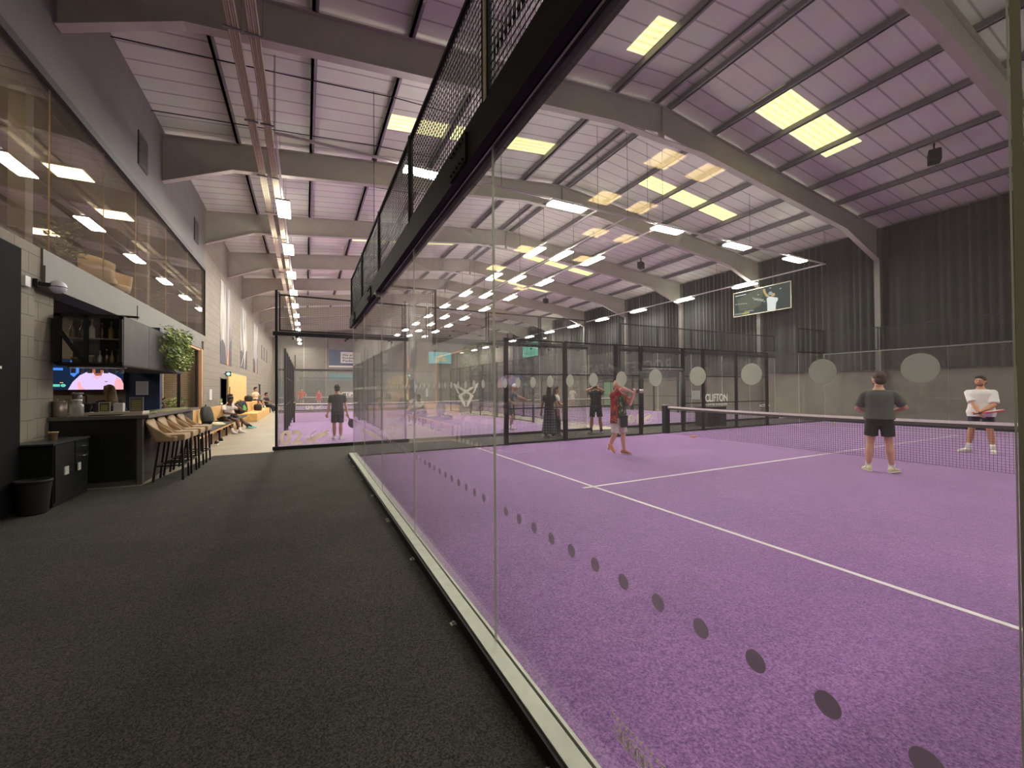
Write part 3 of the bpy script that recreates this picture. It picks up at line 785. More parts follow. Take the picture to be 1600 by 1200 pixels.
# ------------------------------------------------------------------ lighting tracks and LED fittings
E_LED = 62.0
M_LED = emit('led_diffuser', (255, 250, 236), E_LED)
M_HOUS = mat('fitting_housing', (206, 202, 196), .5)
ZL = 7.0
def led(label, loc, rz, group):
    t = thing('ceiling_light', label, 'ceiling light', loc, rz, group, local=True)
    return t
PROTO = None
def add_led(x, y, along_y, label, group):
    global PROTO
    rz = PI/2 if along_y else 0
    if PROTO is None:
        t = thing('ceiling_light', label, 'ceiling light', (x, y, ZL), rz, group, local=True)
        MB().bbox(-.63, .63, -.18, .18, .028, .085, .012).build('housing', M_HOUS, t)
        MB().box(-.61, .61, -.165, .165, -.004, .027).build('diffuser', M_LED, t)
        MB().box(-.56, .56, -.12, .12, .0855, .090).build('added_uplight', emit('added_uplight', (255, 250, 240), 10.0), t)  # glowing plate added on top of the housing to brighten the roof
        m = MB(); m.box(-.45, -.42, -.03, .03, .086, .115).box(.42, .45, -.03, .03, .086, .115); m.build('bracket', M_SILVER, t)
        PROTO = t; return t
    return dup(PROTO, (x, y, ZL), rz, label, group)
def track(p0, p1, label):
    m = MB(); m.bar((p0[0], p0[1], ZL + .145), (p1[0], p1[1], ZL + .145), .05, .055)
    t = thing('ceiling_track', label, 'lighting track', ((p0[0]+p1[0])/2, (p0[1]+p1[1])/2, ZL + .117))
    m.build('rail', M_HOUS, t)
    n = max(2, int((Vector(p1) - Vector(p0)).length/5.2))
    for i in range(n + 1):
        x = p0[0] + (p1[0]-p0[0])*i/n; y = p0[1] + (p1[1]-p0[1])*i/n
        q = MB(); q.tube((x, y, ZL + .17), (x, y, roofz(x) - .01), .006, .006, 6); q.build('suspension_wire', M_WIRE, t)
YR = 10.2
ys = [14.1 + 3.95*k for k in range(11)]
track((-.6, YR), (21.2, YR), 'white lighting track running across the hall over the far side fence')
for k, x in enumerate((2.8, 7.04, 11.2, 14.95, 18.8)):
    add_led(x, YR, False, '%s lit LED fitting from the left over the far side fence' % ORD[k], 'lights over the far side fence')
track((-.6, -.8), (21.2, -.8), 'added unseen lighting track across the hall beside the near court')  # row added out of view to light the walkway and glass
for k, x in enumerate((2.8, 7.04, 11.2, 14.95, 18.8)):
    add_led(x, -.8, False, '%s added unseen LED fitting along the near side of the first court' % ORD[k], 'added lights beside the first court, out of view')
rows = [(-.58, 'the left row above the walkway', 'lights above the concrete walkway', ys, 54),
        (8.2, 'the row right of court 02', 'lights right of court 02', [y + .1 for y in ys[:9]], 47),
        (9.42, 'the middle row between long courts', 'lights between the long courts', ys[:9], 47),
        (11.0, 'the row left of the gateway court', 'lights left of the gateway court', ys[:9], 47),
        (21.1, 'the right row beside the black curtain', 'lights beside the curtain', [y - .1 for y in ys], 54)]
for x, nm, gr, yy, ye in rows:
    track((x, YR), (x, ye), 'long white lighting track carrying %s' % nm)
    for k, y in enumerate(yy): add_led(x, y, True, '%s lit LED fitting, counted from the viewer, in %s' % (ORD[k], nm), gr)

# ------------------------------------------------------------------ cable trays under the left side of the roof
M_CABLE = mat('cream_cable', (214, 202, 174), .55, var=.08, scale=5)
for k, x in enumerate((-1.06, -.76)):
    t = thing('ceiling_cable_tray', ['left of the two cream cable bundles running down the hall under the roof', 'right of the two cream cable bundles running down the hall under the roof'][k], 'cable tray', (x, 24, 7.5))
    m = MB()
    for j in range(5):
        xx = x - .068 + .034*j
        m.tube((xx, YB, 7.54 + .004*(j % 2)), (xx, YE - .3, 7.54 + .004*((j+1) % 2)), .018, .018, 8)
    m.build('cables', M_CABLE, t)
    for i in range(24):
        y = -5 + 2.6*i; q = MB()
        q.box(x - .13, x + .13, y - .02, y + .02, 7.49, 7.515); q.tube((x + .12, y, 7.515), (x + .12, y, roofz(x) - .02), .004, .004, 5); q.build('hanger', M_PURLIN, t)
# thin dark cables strung under the roof, and the pull wire
def cable(pts, r, label):
    m = MB(); m.path(pts, r, 6); tag(m.build('cable', M_BLACKM), label, 'cable')
for k, (y, z) in enumerate(((10.3, 8.3), (12.6, 8.3), (15.3, 8.3))):
    cable([(-3.3, y, z), (-1.7, y + .05, z + .18), (.15, y + .1, z + .38), (2.0, y + .12, z + .58), (4.2, y + .3, z + .78)], .012, '%s thin dark cable clipped across the underside of the left roof slope' % ORD[k])
m = MB(); m.tube((1.53, 10.6, 3.6), (1.53, 10.6, 9.0), .008, .008, 6)
tag(m.build('hanging_wire', M_BLACKM), 'thin black wire hanging from the roof left of the beam', 'wire')
# small black loudspeakers under the right roof slope
for k, (x, y) in enumerate(((17.35, 5.35), (17.3, 17.7), (17.3, 28.2))):
    t = thing('ceiling_speaker', '%s black loudspeaker hung under the right roof slope, counted from the viewer' % ORD[k], 'speaker', (x, y, roofz(x) - .62), .4, 'roof loudspeakers', local=True)
    MB().bbox(-.2, .2, -.14, .14, 0, .36, .03).build('cabinet', M_BLACK, t)
    MB().box(-.17, .17, -.15, -.141, .03, .33).build('grille', M_BLACKM, t)
    MB().box(-.02, .02, -.02, .02, .36, .6).build('bracket', M_BLACK, t)

# ------------------------------------------------------------------ right side: curtain, screen, door
M_CURT = mat('black_curtain', (27, 27, 26), .85, sheen=.3, var=.12, scale=1.3)
def curtain(y0, y1, x, z0, z1, label, pleat=.26, amp=.06):
    m = MB(); n = int((y1 - y0)/.04); rg = random.Random(3); R = []
    ph = 0; pts = []
    for i in range(n + 1):
        y = y0 + (y1 - y0)*i/n
        ph += .04/pleat*2*PI*(.7 + .6*rg.random())
        pts.append((y, amp*(.55 + .45*math.sin(y*1.7 + 2*math.sin(y*.6)))*math.sin(ph) + .025*math.sin(ph*.37)))
    vs = []
    for (y, d) in pts: vs += [(x + d*1.15, y, z0), (x + d, y, (z0+z1)/2), (x + d*.75, y, z1)]
    fs = []
    for i in range(n):
        for j in range(2):
            a = 3*i + j; fs.append((a, a+3, a+4, a+1))
    nb = len(vs); vs += [(px + .006, py, pz) for px, py, pz in vs]
    fs += [(a + nb, d + nb, c + nb, b + nb) for a, b, c, d in fs]
    m.add(vs, fs, 0, True)
    return tag(m.build('curtain', M_CURT), label, 'curtain')
curtain(-5.9, 13.2, 22.33, 2.28, 8.40, 'long pleated black curtain on the right wall nearest the viewer')
curtain(13.3, 26.5, 22.33, 2.28, 8.40, 'long pleated black curtain on the right wall beyond the hanging screen')
curtain(26.6, 44.0, 22.33, 2.28, 8.40, 'distant pleated black curtain on the right wall with the green screen')

def screen(name_label, axis, c, a0, a1, z0, z1, bg, shapes, frame_m, fw=.03, sgn=-1, wires=True, th=.05, bezel=True):
    """flat screen: shapes are (material, [(u, v)...]) with u, v in 0..1 across the picture"""
    t = thing('television', name_label, 'screen', P3(axis, c, (a0 + a1)/2, z0))
    m = MB()
    if axis == 'x': m.box(c, c + th, a0 - fw, a1 + fw, z0 - fw, z1 + fw)
    else: m.box(a0 - fw, a1 + fw, c, c + th, z0 - fw, z1 + fw)
    m.build('housing', frame_m, t)
    ms = [bg]; pm = MB()
    if axis == 'x': o, r = (c - .003, a1, z0), (0, -1, 0)
    else: o, r = (a0, c - .003, z0), (1, 0, 0)
    M = plane_M(o, r, (0, 0, 1)); W, H = a1 - a0, z1 - z0
    pm.prism([(0,0),(W,0),(W,H),(0,H)], 0, .001, 0, M)
    for i, (mt, poly) in enumerate(shapes):
        if mt not in ms: ms.append(mt)
        pm.prism([(u*W, v*H) for u, v in poly], .001, .0014 + .0003*i, ms.index(mt), M)
    pm.build('picture', ms, t)
    if wires:
        for a in (a0 + .12*W, a1 - .12*W):
            q = MB(); p = P3(axis, c + th/2, a, 0); q.tube((p[0], p[1], z1 + fw), (p[0], p[1], roofz(p[0]) - .05), .008, .008, 6); q.build('suspension_wire', M_BLACK, t)
    return t
def ellp(cx, cy, rx, ry, n=14): return [(cx + rx*math.cos(2*PI*i/n), cy + ry*math.sin(2*PI*i/n)) for i in range(n)]
def rectp(a, b, c, d): return [(a, c), (b, c), (b, d), (a, d)]
S = .42
e_dark = emit('screen_dark_court', (78, 86, 82), S); e_mid = emit('screen_haze', (112, 116, 100), S); e_white = emit('screen_white', (240, 246, 240), S*1.1)
e_skin = emit('screen_skin', (222, 186, 132), S); e_yel = emit('screen_yellow', (216, 206, 90), S); e_pale = emit('screen_pale', (176, 188, 190), S)
shp = [(e_mid, [(.06,.72),(.42,.98),(.58,.98),(.50,.3),(.3,.12),(.1,.2)]),
       (e_white, [(.62,.0),(.76,.0),(.77,.28),(.80,.36),(.80,.46),(.72,.53),(.66,.58),(.61,.52),(.62,.3)]),
       (e_skin, [(.60,.60),(.64,.55),(.66,.60),(.60,.76),(.585,.94),(.545,.92),(.555,.80)]), (e_skin, ellp(.72, .62, .035, .07)), (e_pale, ellp(.675, .70, .035, .075)), 
       (e_white, rectp(.03,.24,.86,.89)), (e_pale, rectp(.02,.17,.05,.075)), (e_pale, rectp(.02,.17,.09,.115)), (e_yel, rectp(.17,.30,.04,.10)), (e_white, rectp(.2,.38,.125,.14))]
rg = random.Random(5)
for (u0, v0, n, s, dv) in ((.03, .50, 5, .05, -.012), (.36, .62, 6, .035, -.03), (.38, .56, 6, .035, -.03), (.45, .73, 1, .03, 0), (.66, .90, 1, .03, 0), (.83, .78, 1, .02, 0)):
    for i in range(n):
        u, v = u0 + s*i, v0 + dv*i + rg.uniform(-.01, .01); shp.append((e_white, [(u, v), (u + .028, v + .015), (u + .03, v + .035), (u + .004, v + .022)]))
screen('large hanging screen with a player in white, in front of the black curtain', 'x', 21.85, 12.1, 15.15, 5.58, 6.88, e_dark, shp, mat('cream_frame', (212, 206, 180), .5), .035)
e_green = emit('screen_green', (126, 206, 178), .46); e_gl = emit('screen_green_light', (206, 240, 226), .5)
screen('distant hanging screen with a green court picture by the curtain', 'x', 21.85, 37.2, 40.6, 5.05, 6.6, e_green, [(e_gl, [(0,.95),(.35,.8),(1,.42),(1,.50),(.4,.86),(.1,1)]), (e_gl, [(.0,.2),(.3,.05),(.34,.08),(0,.28)]), (emit('screen_teal', (104, 186, 166), .45), rectp(.1,.8,.1,.35))], M_BLACK, .04)
e_cyan = emit('screen_cyan', (130, 214, 220), .5); e_cream = emit('screen_cream', (232, 220, 170), .5)
screen('screen with a cyan and cream picture high on the end wall', 'y', YE - .25, 15.1, 18.3, 5.15, 6.75, e_cyan, [(e_cream, [(.25,.1),(.35,.5),(.45,.62),(.5,.95),(.6,.95),(.6,.62),(.72,.5),(.8,.55),(.82,.1),(.65,.2)])], M_BLACK, .04, wires=False)
# daylight seen through a glazed exit in the right wall
t = tag(thing('door_3', 'glazed exit door with green daylight in the right wall', 'door', (22.48, 26.5, 0)), kind='structure')
m = MB(); m.box(22.455, 22.499, 25.55, 27.45, 0, 2.2); m.build('door_frame', M_BLACK, t)
m = MB()
for a, b in ((25.65, 26.45), (26.55, 27.35)): m.box(22.443, 22.454, a, b, .1, 2.1)
m.build('door_glass', emit('daylight_foliage', (140, 186, 140), .4), t)
# grey column sections and tall bin in the corridor behind the far fence
m = MB(); m.bbox(14.2, 15.3, 11.0, 11.6, 0, .78, .01)
tag(m.build('storage_box', mat('dark_box', (36, 35, 36), .6)), 'black storage box standing in the gap behind the far side fence', 'box')
t = thing('notice', 'white paper notice on the glass left of the large white roaster lettering', 'notice', (15.25, 12.40, 1.04))
m = MB(); m.box(15.0, 15.5, 12.398, 12.411, 1.04, 1.42); m.build('paper', mat('white_paper', (226, 222, 226), .7), t)
m = MB()
for i in range(6): m.box(15.05, 15.44, 12.396, 12.3979, 1.09 + .05*i, 1.10 + .05*i)
m.build('printed_lines', mat('grey_print', (150, 146, 150), .7), t)
# balls
def ball(x, y, label, rgb=(206, 214, 70)):
    m = MB(); m.ell((x, y, .036), .033, .033, .033); tag(m.build('padel_ball', mat('felt_%d_%d' % (rgb[0], rgb[2]), rgb, .9)), label, 'ball')
ball(19.7, 9.25, 'yellow ball lying at the foot of the far glass under the curtain')
ball(1.85, 22.1, 'yellow ball lying by the net of the court marked 02')
m = MB(); m.lathe([(.10, .003), (.095, .02), (.05, .045), (.03, .05)], (10.85, 8.95, 0), 20); tag(m.build('floor_marker', mat('orange_rubber', (206, 130, 84), .6)), 'small flat orange marker disc by the foot of the net', 'marker')

# ------------------------------------------------------------------ end wall
t = thing('banner', 'blue and white welcome banner high on the end wall', 'banner', (4.4, YE - .04, 4.6))
m = MB(); m.box(2.62, 6.6, YE - .05, YE - .01, 4.65, 6.6); m.build('panel', mat('slate_blue', (84, 98, 120), .6), t)
m = MB(); m.box(3.95, 6.4, YE - .06, YE - .051, 4.95, 6.35); p = m.build('white_panel', M_WHITE, t)
m = MB()
for i, s in enumerate(('We are', 'Rocket', 'Padel.')): put_text(m, s, (4.15, YE - .0625, 5.85 - .36*i), R, U, .24, .02, width=1.45)
m.build('lettering', M_BLACKM, t)
m = MB(); m.box(2.6, 6.6, YE - .055, YE - .01, 4.42, 4.62); m.build('white_strip', M_WHITE, t)
m = MB(); m.box(2.65, 6.6, YE - .05, YE - .01, 2.75, 3.62)
tag(m.build('banner', mat('teal_banner', (104, 158, 160), .6, var=.1, scale=2)), 'plain teal banner low on the end wall', 'banner')
for k, x in enumerate((-.2, 2.25, 7.2, 12.0)):
    m = MB(); m.box(x, x + .1, YE - .08, YE, 0, 9.2); struct('trim_%d' % (4 + k), m, M_STEEL)
t = tag(thing('door_4', 'pale roller door in the end wall', 'door', (.9, YE - .03, 0)), kind='structure')
m = MB()
for i in range(10): m.box(-.05, 2.1, YE - .05, YE - .01, .28*i + .01, .28*i + .275)
m.build('slats', M_GREYP, t)
t = tag(thing('door_5', 'bright glazed doorway in the far left corner', 'door', (-2.6, YE - .03, 0)), kind='structure')
m = MB(); m.box(-3.1, -1.5, YE - .06, YE - .01, 0, 2.9); m.build('door_frame', M_BLACK, t)
m = MB(); m.box(-2.7, -1.7, YE - .07, YE - .061, .1, 2.75); m.build('door_glass', emit('daylight_cool', (160, 206, 206), .45), t)
# ================================================================== left side: signs, mezzanine, bar, benches
# ---- black sign board near the viewer
t = thing('sign_board', 'tall black sign board with pale rocket lettering on the left wall', 'sign', (-3.34, 5.6, 0))
m = MB(); m.box(XW + .002, -3.30, 4.0, 7.62, 0.02, 3.42); m.build('board', mat('sign_black', (32, 32, 35), .9, spec=.15), t)
m = MB(); rY, xs = (0, 1, 0), -3.2975
put_text(m, 'ROCKET', (xs, 4.76, 1.82), rY, U, .21, .012, width=1.08, ext=.001)
rocket(m, (xs, 5.93, 1.80), rY, U, .42)
put_text(m, 'PADEL', (xs, 6.45, 1.84), rY, U, .2, .012, width=.78, ext=.001)
m.build('lettering', mat('sign_letter', (214, 210, 204), .6), t)
t = thing('alarm_box', 'small white box on the blockwork left of the round dome', 'alarm box', (XW + .03, 7.89, 3.0))
MB().bbox(XW + .001, XW + .05, 7.83, 7.95, 2.98, 3.12, .008).build('case', M_WHITE, t)
t = thing('wall_dome', 'white round dome on a black bracket on the blockwork', 'dome', (XW + .1, 8.25, 3.0))
m = MB(); m.box(XW + .001, XW + .05, 8.1, 8.2, 3.03, 3.14); m.bar((XW + .05, 8.15, 3.08), (XW + .16, 8.2, 3.08), .05, .05); m.build('bracket', M_BLACK, t)
m = MB(); m.ell((XW + .2, 8.25, 3.07), .095, .095, .095); m.build('globe', mat('white_globe', (214, 214, 226), .3), t)
m = MB(); m.tube((XW + .2, 8.25, 3.062), (XW + .2, 8.25, 3.070), .0965, .0965, 24); m.build('seam', M_BLACK, t)
for k, y in enumerate((12.35, 17.6)):
    m = MB(); m.box(XW + .011, XW + .03, y - .3, y + .3, 6.72, 7.5)
    for j in range(9): m.box(XW + .03, XW + .04, y - .28, y + .28, 6.76 + .08*j, 6.79 + .08*j)
    tag(m.build('wall_vent', mat('vent_grey', (62, 58, 60), .6)), '%s dark square vent in the upper left wall, counted from the viewer' % ('nearer', 'farther')[k], 'vent')

# ---- mezzanine room behind glass
w = MB().box(-8.0, XW - .3, 2.0, YM + .3, 3.36, 3.6); struct('floor_mezzanine', w, mat('mezzanine_floor', (96, 86, 76), .6))
struct('ceiling_mezzanine', MB().box(-8.0, XW - .26, 2.0, YM + .3, 6.035, 6.3), mat('mezzanine_ceiling', (120, 112, 100), .7))
struct('wall_mezzanine', MB().box(-8.1, -8.0, 2.0, YM + .3, 3.3, 6.3), mat('mezzanine_wall', (120, 110, 96), .7, var=.08, scale=1.4))
struct('wall_mezzanine_end', MB().box(-8.0, XW - .26, YM + .3, YM + .4, 3.3, 6.3), mat('mezzanine_wall'  , (146, 130, 106)))
struct('wall_mezzanine_near', MB().box(-8.0, XW - .26, 1.9, 2.0, 3.3, 6.3), mat('mezzanine_wall', (146, 130, 106)))
M_GLASSM = glass('mezzanine_glass', tint=(242, 238, 230), haze=.045)
MY = [2.0, 3.7, 5.3, 6.9, 8.55, 10.4, 12.05, 14.3, 16.6, YM]
for k in range(len(MY) - 1):
    t = thing('upper_room_glass', '%s pane from the near end of the upper room glass front' % ORD[k], 'glass panel', (XW - .02, (MY[k]+MY[k+1])/2, ZS), group='upper room glazing')
    pane(MB(), 'x', XW - .02, MY[k] + .004, MY[k+1] - .004, ZS, ZG, .016).build('pane', [M_GLASSM, mat('warm_glass_edge', (196, 170, 120), .3)], t)
M_PANEL = emit('warm_led_panel', (255, 226, 166), 6.0)
pp = None
for i, y in enumerate((5.75, 7.55, 9.35, 11.45, 13.7, 16.0)):
    for j, x in enumerate((-4.28, -5.42, -6.56)):
        if (i, j) in ((0, 2), (1, 2), (2, 0), (3, 1), (4, 2), (5, 0), (5, 1), (4, 1)): continue
        lb = 'square upper room ceiling light panel, %s row from the glass, %s from the near end' % (ORD[j], ORD[i])
        if pp is None:
            pp = thing('ceiling_panel_light', lb, 'ceiling light', (x, y, 6.0), 0, 'upper room ceiling panels', local=True)
            MB().box(-.3, .3, -.3, .3, .008, .034).build('tray', M_WHITE, pp); MB().box(-.28, .28, -.28, .28, 0, .0079).build('diffuser', M_PANEL, pp)
        else: dup(pp, (x, y, 6.0), None, lb)
# tub chairs upstairs
M_CREAM = mat('cream_upholstery', (214, 194, 160), .7, var=.06, scale=9)
def tub(y, x, lab, rz):
    t = thing('tub_chair', lab, 'chair', (x, y, 3.6), rz, 'tub chairs upstairs', local=True)
    m = MB(); R_ = []
    for z, k in ((.40, .9), (.55, 1.0), (.78, 1.06), (.98, 1.08)):
        out = [];
        for i in range(17):
            a = math.radians(60 + 240*i/16); rr = .33*k
            zz = z if z < .9 else z - .16*(abs(i - 8)/8)**1.5
            out.append((rr*math.cos(a), rr*math.sin(a), zz))
        for i in range(17):
            a = math.radians(60 + 240*(16 - i)/16); rr = .27*k
            zz = z if z < .9 else z - .16*(abs(i - 8)/8)**1.5
            out.append((rr*math.cos(a), rr*math.sin(a), zz))
        R_.append(out)
    m.rings(R_, 0, True, True); m.build('backrest', M_CREAM, t)
    m = MB(); m.lathe([(.26, .40), (.29, .43), (.29, .50), (.26, .54)], (0, 0, 0), 20); m.build('seat', M_CREAM, t)
    for a in (45, 135, 225, 315):
        q = MB(); c, s = math.cos(math.radians(a)), math.sin(math.radians(a)); q.tube((.2*c, .2*s, .4), (.26*c, .26*s, 0), .018, .012, 8); q.build('leg', M_BLACK, t)
tub(12.45, -4.15, 'cream tub chair upstairs beside the glass, nearer of the pair', .6)
tub(13.25, -4.15, 'cream tub chair upstairs beside the glass, farther of the pair', -.4)
def leafy(name, label, c, n, spread, leaf, cols, hang=False, seed=1, pot=None, cat='plant', flat=1.0):
    rg = random.Random(seed); t = thing(name, label, cat, c, local=True)
    m = MB()
    for i in range(n):
        if hang:
            p = Vector((rg.uniform(-.5, .5)*spread[0], rg.uniform(-.5, .5)*spread[1], rg.uniform(0, 1)**1.1*spread[2]))
            fall = 1 - .45*max(0, .35 - p.z/spread[2])/.35
            p.y *= fall
            d = Vector((rg.uniform(.2, 1), rg.uniform(-.8, .8), rg.uniform(-1.2, .3)))
        else:
            a = rg.uniform(0, 2*PI); rr = rg.random()**.6
            p = Vector((math.cos(a)*rr*spread[0]*.5, math.sin(a)*rr*spread[1]*.5, spread[2]*(.15 + .85*rg.random())))
            d = Vector((math.cos(a), math.sin(a), rg.uniform(-.4, .9)))
        d.normalize(); u, v, _ = frame_of(d); L = leaf*rg.uniform(.6, 1.3); w = L*.34
        q0, q1, q2 = p, p + d*L*.5 + v*.12*L, p + d*L
        m.add([q0, q1 + u*w, q2, q1 - u*w, q1 + v*.004], [(0, 1, 4), (1, 2, 4), (2, 3, 4), (3, 0, 4)], rg.randrange(len(cols)), False)
    m.build('foliage', cols, t)
    if pot: pot(t)
    return t
G1, G2, G3 = mat('leaf_green', (150, 170, 90), .55), mat('leaf_light', (196, 212, 130), .5), mat('leaf_dark', (84, 104, 58), .6)
def pot_fn(r, h, m_):
    def f(t): MB().lathe([(r*.75, -h), (r, 0), (r*.85, -.02)], (0, 0, 0), 18).build('pot', m_, t)
    return f
leafy('potted_plant', 'leafy green potted plant upstairs behind the glass', (-4.1, 10.75, 4.0), 260, (.55, .55, .75), .11, [G1, G3], seed=4, pot=pot_fn(.16, .4, M_BLACK))
leafy('potted_plant', 'leafy green potted plant at the far end of the upper room', (-4.2, 16.6, 4.1), 200, (.6, .6, 1.0), .12, [G1, G3], seed=9, pot=pot_fn(.17, .5, M_BLACK))

# ---- bar room shell
struct('wall_bar', MB().box(-8.0, -3.74, 12.62, 12.75, 0, 3.3), mat('bar_wall', (132, 122, 110), .8))
struct('wall_bar_navy', MB().box(-3.74, -3.12, 12.6, 12.75, 0, 3.08), mat('navy_wall', (44, 58, 88), .55))
struct('wall_bar_side', MB().box(-8.0, -7.9, 8.7, 18.4, 0, 3.3), mat('bar_wall', (132, 122, 110)))
struct('wall_bar_near', MB().box(-8.0, XW - .25, 8.5, 8.62, 0, 3.3), mat('bar_wall', (132, 122, 110)))
struct('ceiling_bar', MB().box(-8.0, XW - .3, 8.5, 18.4, 3.2, 3.3), mat('bar_ceiling', (60, 56, 54), .8))
M_BRICK = block_mat('pale_brick', (188, 168, 140), (140, 122, 100), True)
nt = M_BRICK.node_tree
for n in nt.nodes:
    if n.bl_idname == 'ShaderNodeTexBrick': n.inputs['Brick Width'].default_value = .22; n.inputs['Row Height'].default_value = .075
struct('wall_bar_brick', MB().box(-6.0, -3.9, 16.0, 16.12, 0, 3.2), M_BRICK)
struct('wall_bar_brick_far', MB().box(-8.0, XW - .25, 18.3, 18.42, 0, 3.2), M_BRICK)
# glazed black frame in the opening beyond the bar
t = tag(thing('window_frame', 'black framed glazing in the opening beyond the bar', 'window', (XW - .05, 15.4, .95)), kind='structure')
m = MB()
for y in (13.0, 15.75, 18.0): m.box(XW - .08, XW, y - .05, y + .05, .9, 3.06)
m.box(XW - .08, XW, 13.0, 18.0, 2.99, 3.06).box(XW - .08, XW, 13.0, 18.0, .86, .95)
m.build('frame', mat('brown_black_frame', (44, 36, 34), .5), t)
struct('wall_bar_low', MB().box(XW - .15, XW, 12.8, 18.25, 0, .86), M_BLOCK)
m = MB(); m.box(XW + .001, XW + .05, 12.8, 18.2, 3.0, 3.06); m.box(XW + .001, XW + .09, 18.1, 18.24, .5, 3.06)
tag(m.build('light_strip_trim', mat('copper_trim', (226, 176, 130), .35, .2)), 'copper trimmed frame edge around the opening beyond the bar', 'trim')
m = MB(); m.box(-5.2, -4.0, 14.6, 14.7, 3.16, 3.19); tag(m.build('ceiling_led_strip', emit('warm_strip', (255, 230, 190), 9.0)), 'warm light strip behind the black framed glazing', 'light')
m = MB(); m.box(-5.0, -3.9, 17.2, 17.3, 3.16, 3.19); tag(m.build('ceiling_led_strip', emit('warm_strip', (255, 230, 190), 9.0)), 'warm light strip in the farthest bay behind the glazing', 'light')
leafy('planter', 'low mixed plants along the sill of the black framed glazing', (XW - .3, 15.4, .9), 420, (.3, 4.6, .42), .14, [G1, G3, mat('leaf_red', (120, 84, 70), .6)], seed=12, pot=lambda t: MB().box(-.14, .14, -2.4, 2.4, -.12, .06).build('trough', M_BLACK, t))

# ---- bar counter
M_TOP = mat('dark_stone_top', (104, 98, 92), .3, var=.12, scale=14)
t = thing('bar_counter', 'dark L-shaped bar counter with grey edged top', 'bar counter', (-2.95, 10.5, 0))
MB().box(-3.55, -2.50, 8.93, 8.98, .09, 1.10).build('front_panel', mat('bar_front_black', (26, 28, 27), .4), t)
MB().box(-3.40, -2.50, 8.95, 8.97, 0, .09).build('plinth', mat('steel_plinth', (92, 88, 82), .4, .4), t)
MB().box(-2.52, -2.46, 8.92, 12.5, 0, 1.10).build('side_panel', mat('bar_side_brown', (62, 54, 48), .6, var=.15, scale=3), t)
MB().box(-2.50, -2.43, 8.91, 8.99, 0, 1.10).build('corner_post', mat('grey_corner', (96, 90, 82), .5), t)
m = MB(); m.prism([(-3.555, 8.87), (-2.34, 8.87), (-2.34, 12.55), (-2.95, 12.55), (-2.95, 9.72), (-3.555, 9.72)], 1.10, 1.155); m.build('worktop', M_TOP, t)
MB().box(-3.52, -2.55, 9.35, 9.70, 1.156, 1.20).build('back_shelf', mat('pale_top', (206, 196, 176), .4), t)
# back counter under the television
MB().box(-4.8, -3.8, 12.0, 12.58, 0, .95).build('back_counter', M_BLACKM, t)
# ---- black cabinet
t = thing('cabinet', 'low black cabinet against the blockwork at the near end of the bar', 'cabinet', (-3.2, 8.2, 0))
MB().bbox(-3.385, -3.0, 7.64, 8.62, .02, .84, .004).build('body', mat('cabinet_black', (24, 26, 26), .4), t)
MB().bbox(-3.39, -2.98, 7.60, 8.64, .841, .865, .004).build('top', mat('cabinet_top', (54, 58, 56), .35), t)
for k, (z0, z1, hz) in enumerate(((.66, .83, .745), (.50, .65, .60))):
    d = MB().box(-2.999, -2.985, 8.2, 8.6, z0, z1).build('drawer', mat('cabinet_black', (24, 26, 26)), t)
    q = MB(); q.path([(-2.985, 8.36, hz), (-2.955, 8.365, hz), (-2.955, 8.50, hz), (-2.985, 8.505, hz)], .006, 6); q.build('handle', mat('chrome', (206, 204, 200), .2, .9), d)
d = MB().box(-2.999, -2.985, 7.66, 8.17, .06, .83).build('door', mat('cabinet_black', (24, 26, 26)), t)
for y, w_, nm in ((7.93, .055, 'nearer'), (8.29, .04, 'farther')):
    MB().box(-2.984, -2.972, y - w_, y + w_, .40, .51).build('socket_plate', mat('socket_white', (196, 196, 188), .4), t)
# bin
t = thing('waste_bin', 'dark plastic waste bin with a black liner in front of the cabinet', 'bin', (-3.10, 7.44, 0))
m = MB(); m.lathe([(.12, 0), (.135, .02), (.165, .40), (.17, .41), (.155, .40), (.125, .04)], (-3.10, 7.44, 0), 24); m.build('tub', mat('bin_plastic', (48, 47, 44), .5), t)
m = MB(); m.lathe([(.158, .385), (.174, .40), (.178, .425), (.168, .435), (.15, .41), (.10, .36)], (-3.10, 7.44, 0), 24); m.build('liner', M_BLACKM, t)
def cup(c, label, rgb, r0, r1, h, name='paper_cup', rim=True):
    t = thing(name, label, 'cup', c, local=True)
    MB().lathe([(r0, 0), (r1, h), (r1*1.03, h), (r1*.9, h - .005), (r0*.9, .01)], (0,0,0), 18).build('cup', mat('cup_%d_%d_%d' % rgb, rgb, .5), t)
    if rim: MB().lathe([(r1*1.01, h*.86), (r1*1.06, h*.88), (r1*1.06, h), (r1*1.0, h)], (0,0,0), 18, cap=False).build('rim', mat('cup_%d_%d_%d' % rgb, rgb), t)
cup((-3.2, 8.15, .866), 'tan paper cup standing on the low black cabinet', (206, 176, 134), .035, .052, .12)
cup((-3.32, 9.5, 1.201), 'left of two dark flared tumblers on the bar shelf', (52, 50, 62), .035, .07, .16, 'tumbler')
cup((-3.2, 9.5, 1.201), 'right of two dark flared tumblers on the bar shelf', (62, 58, 68), .035, .06, .16, 'tumbler')
t = thing('steel_pot', 'brushed steel cylinder pot at the left end of the bar', 'pot', (-3.47, 9.03, 1.156), local=True)
MB().lathe([(.075, 0), (.08, .01), (.08, .235), (.07, .24)], (0,0,0), 22).build('body', mat('brushed_steel', (170, 160, 150), .3, .7), t)
MB().lathe([(.083, .236), (.083, .25), (.03, .262), (.02, .285), (.0, .29)][:4], (0,0,0), 22).build('lid', mat('brushed_steel', (170, 160, 150)), t)
t = thing('glass_jar', 'clear glass jar beside the steel pot on the bar', 'jar', (-3.29, 9.06, 1.156), local=True)
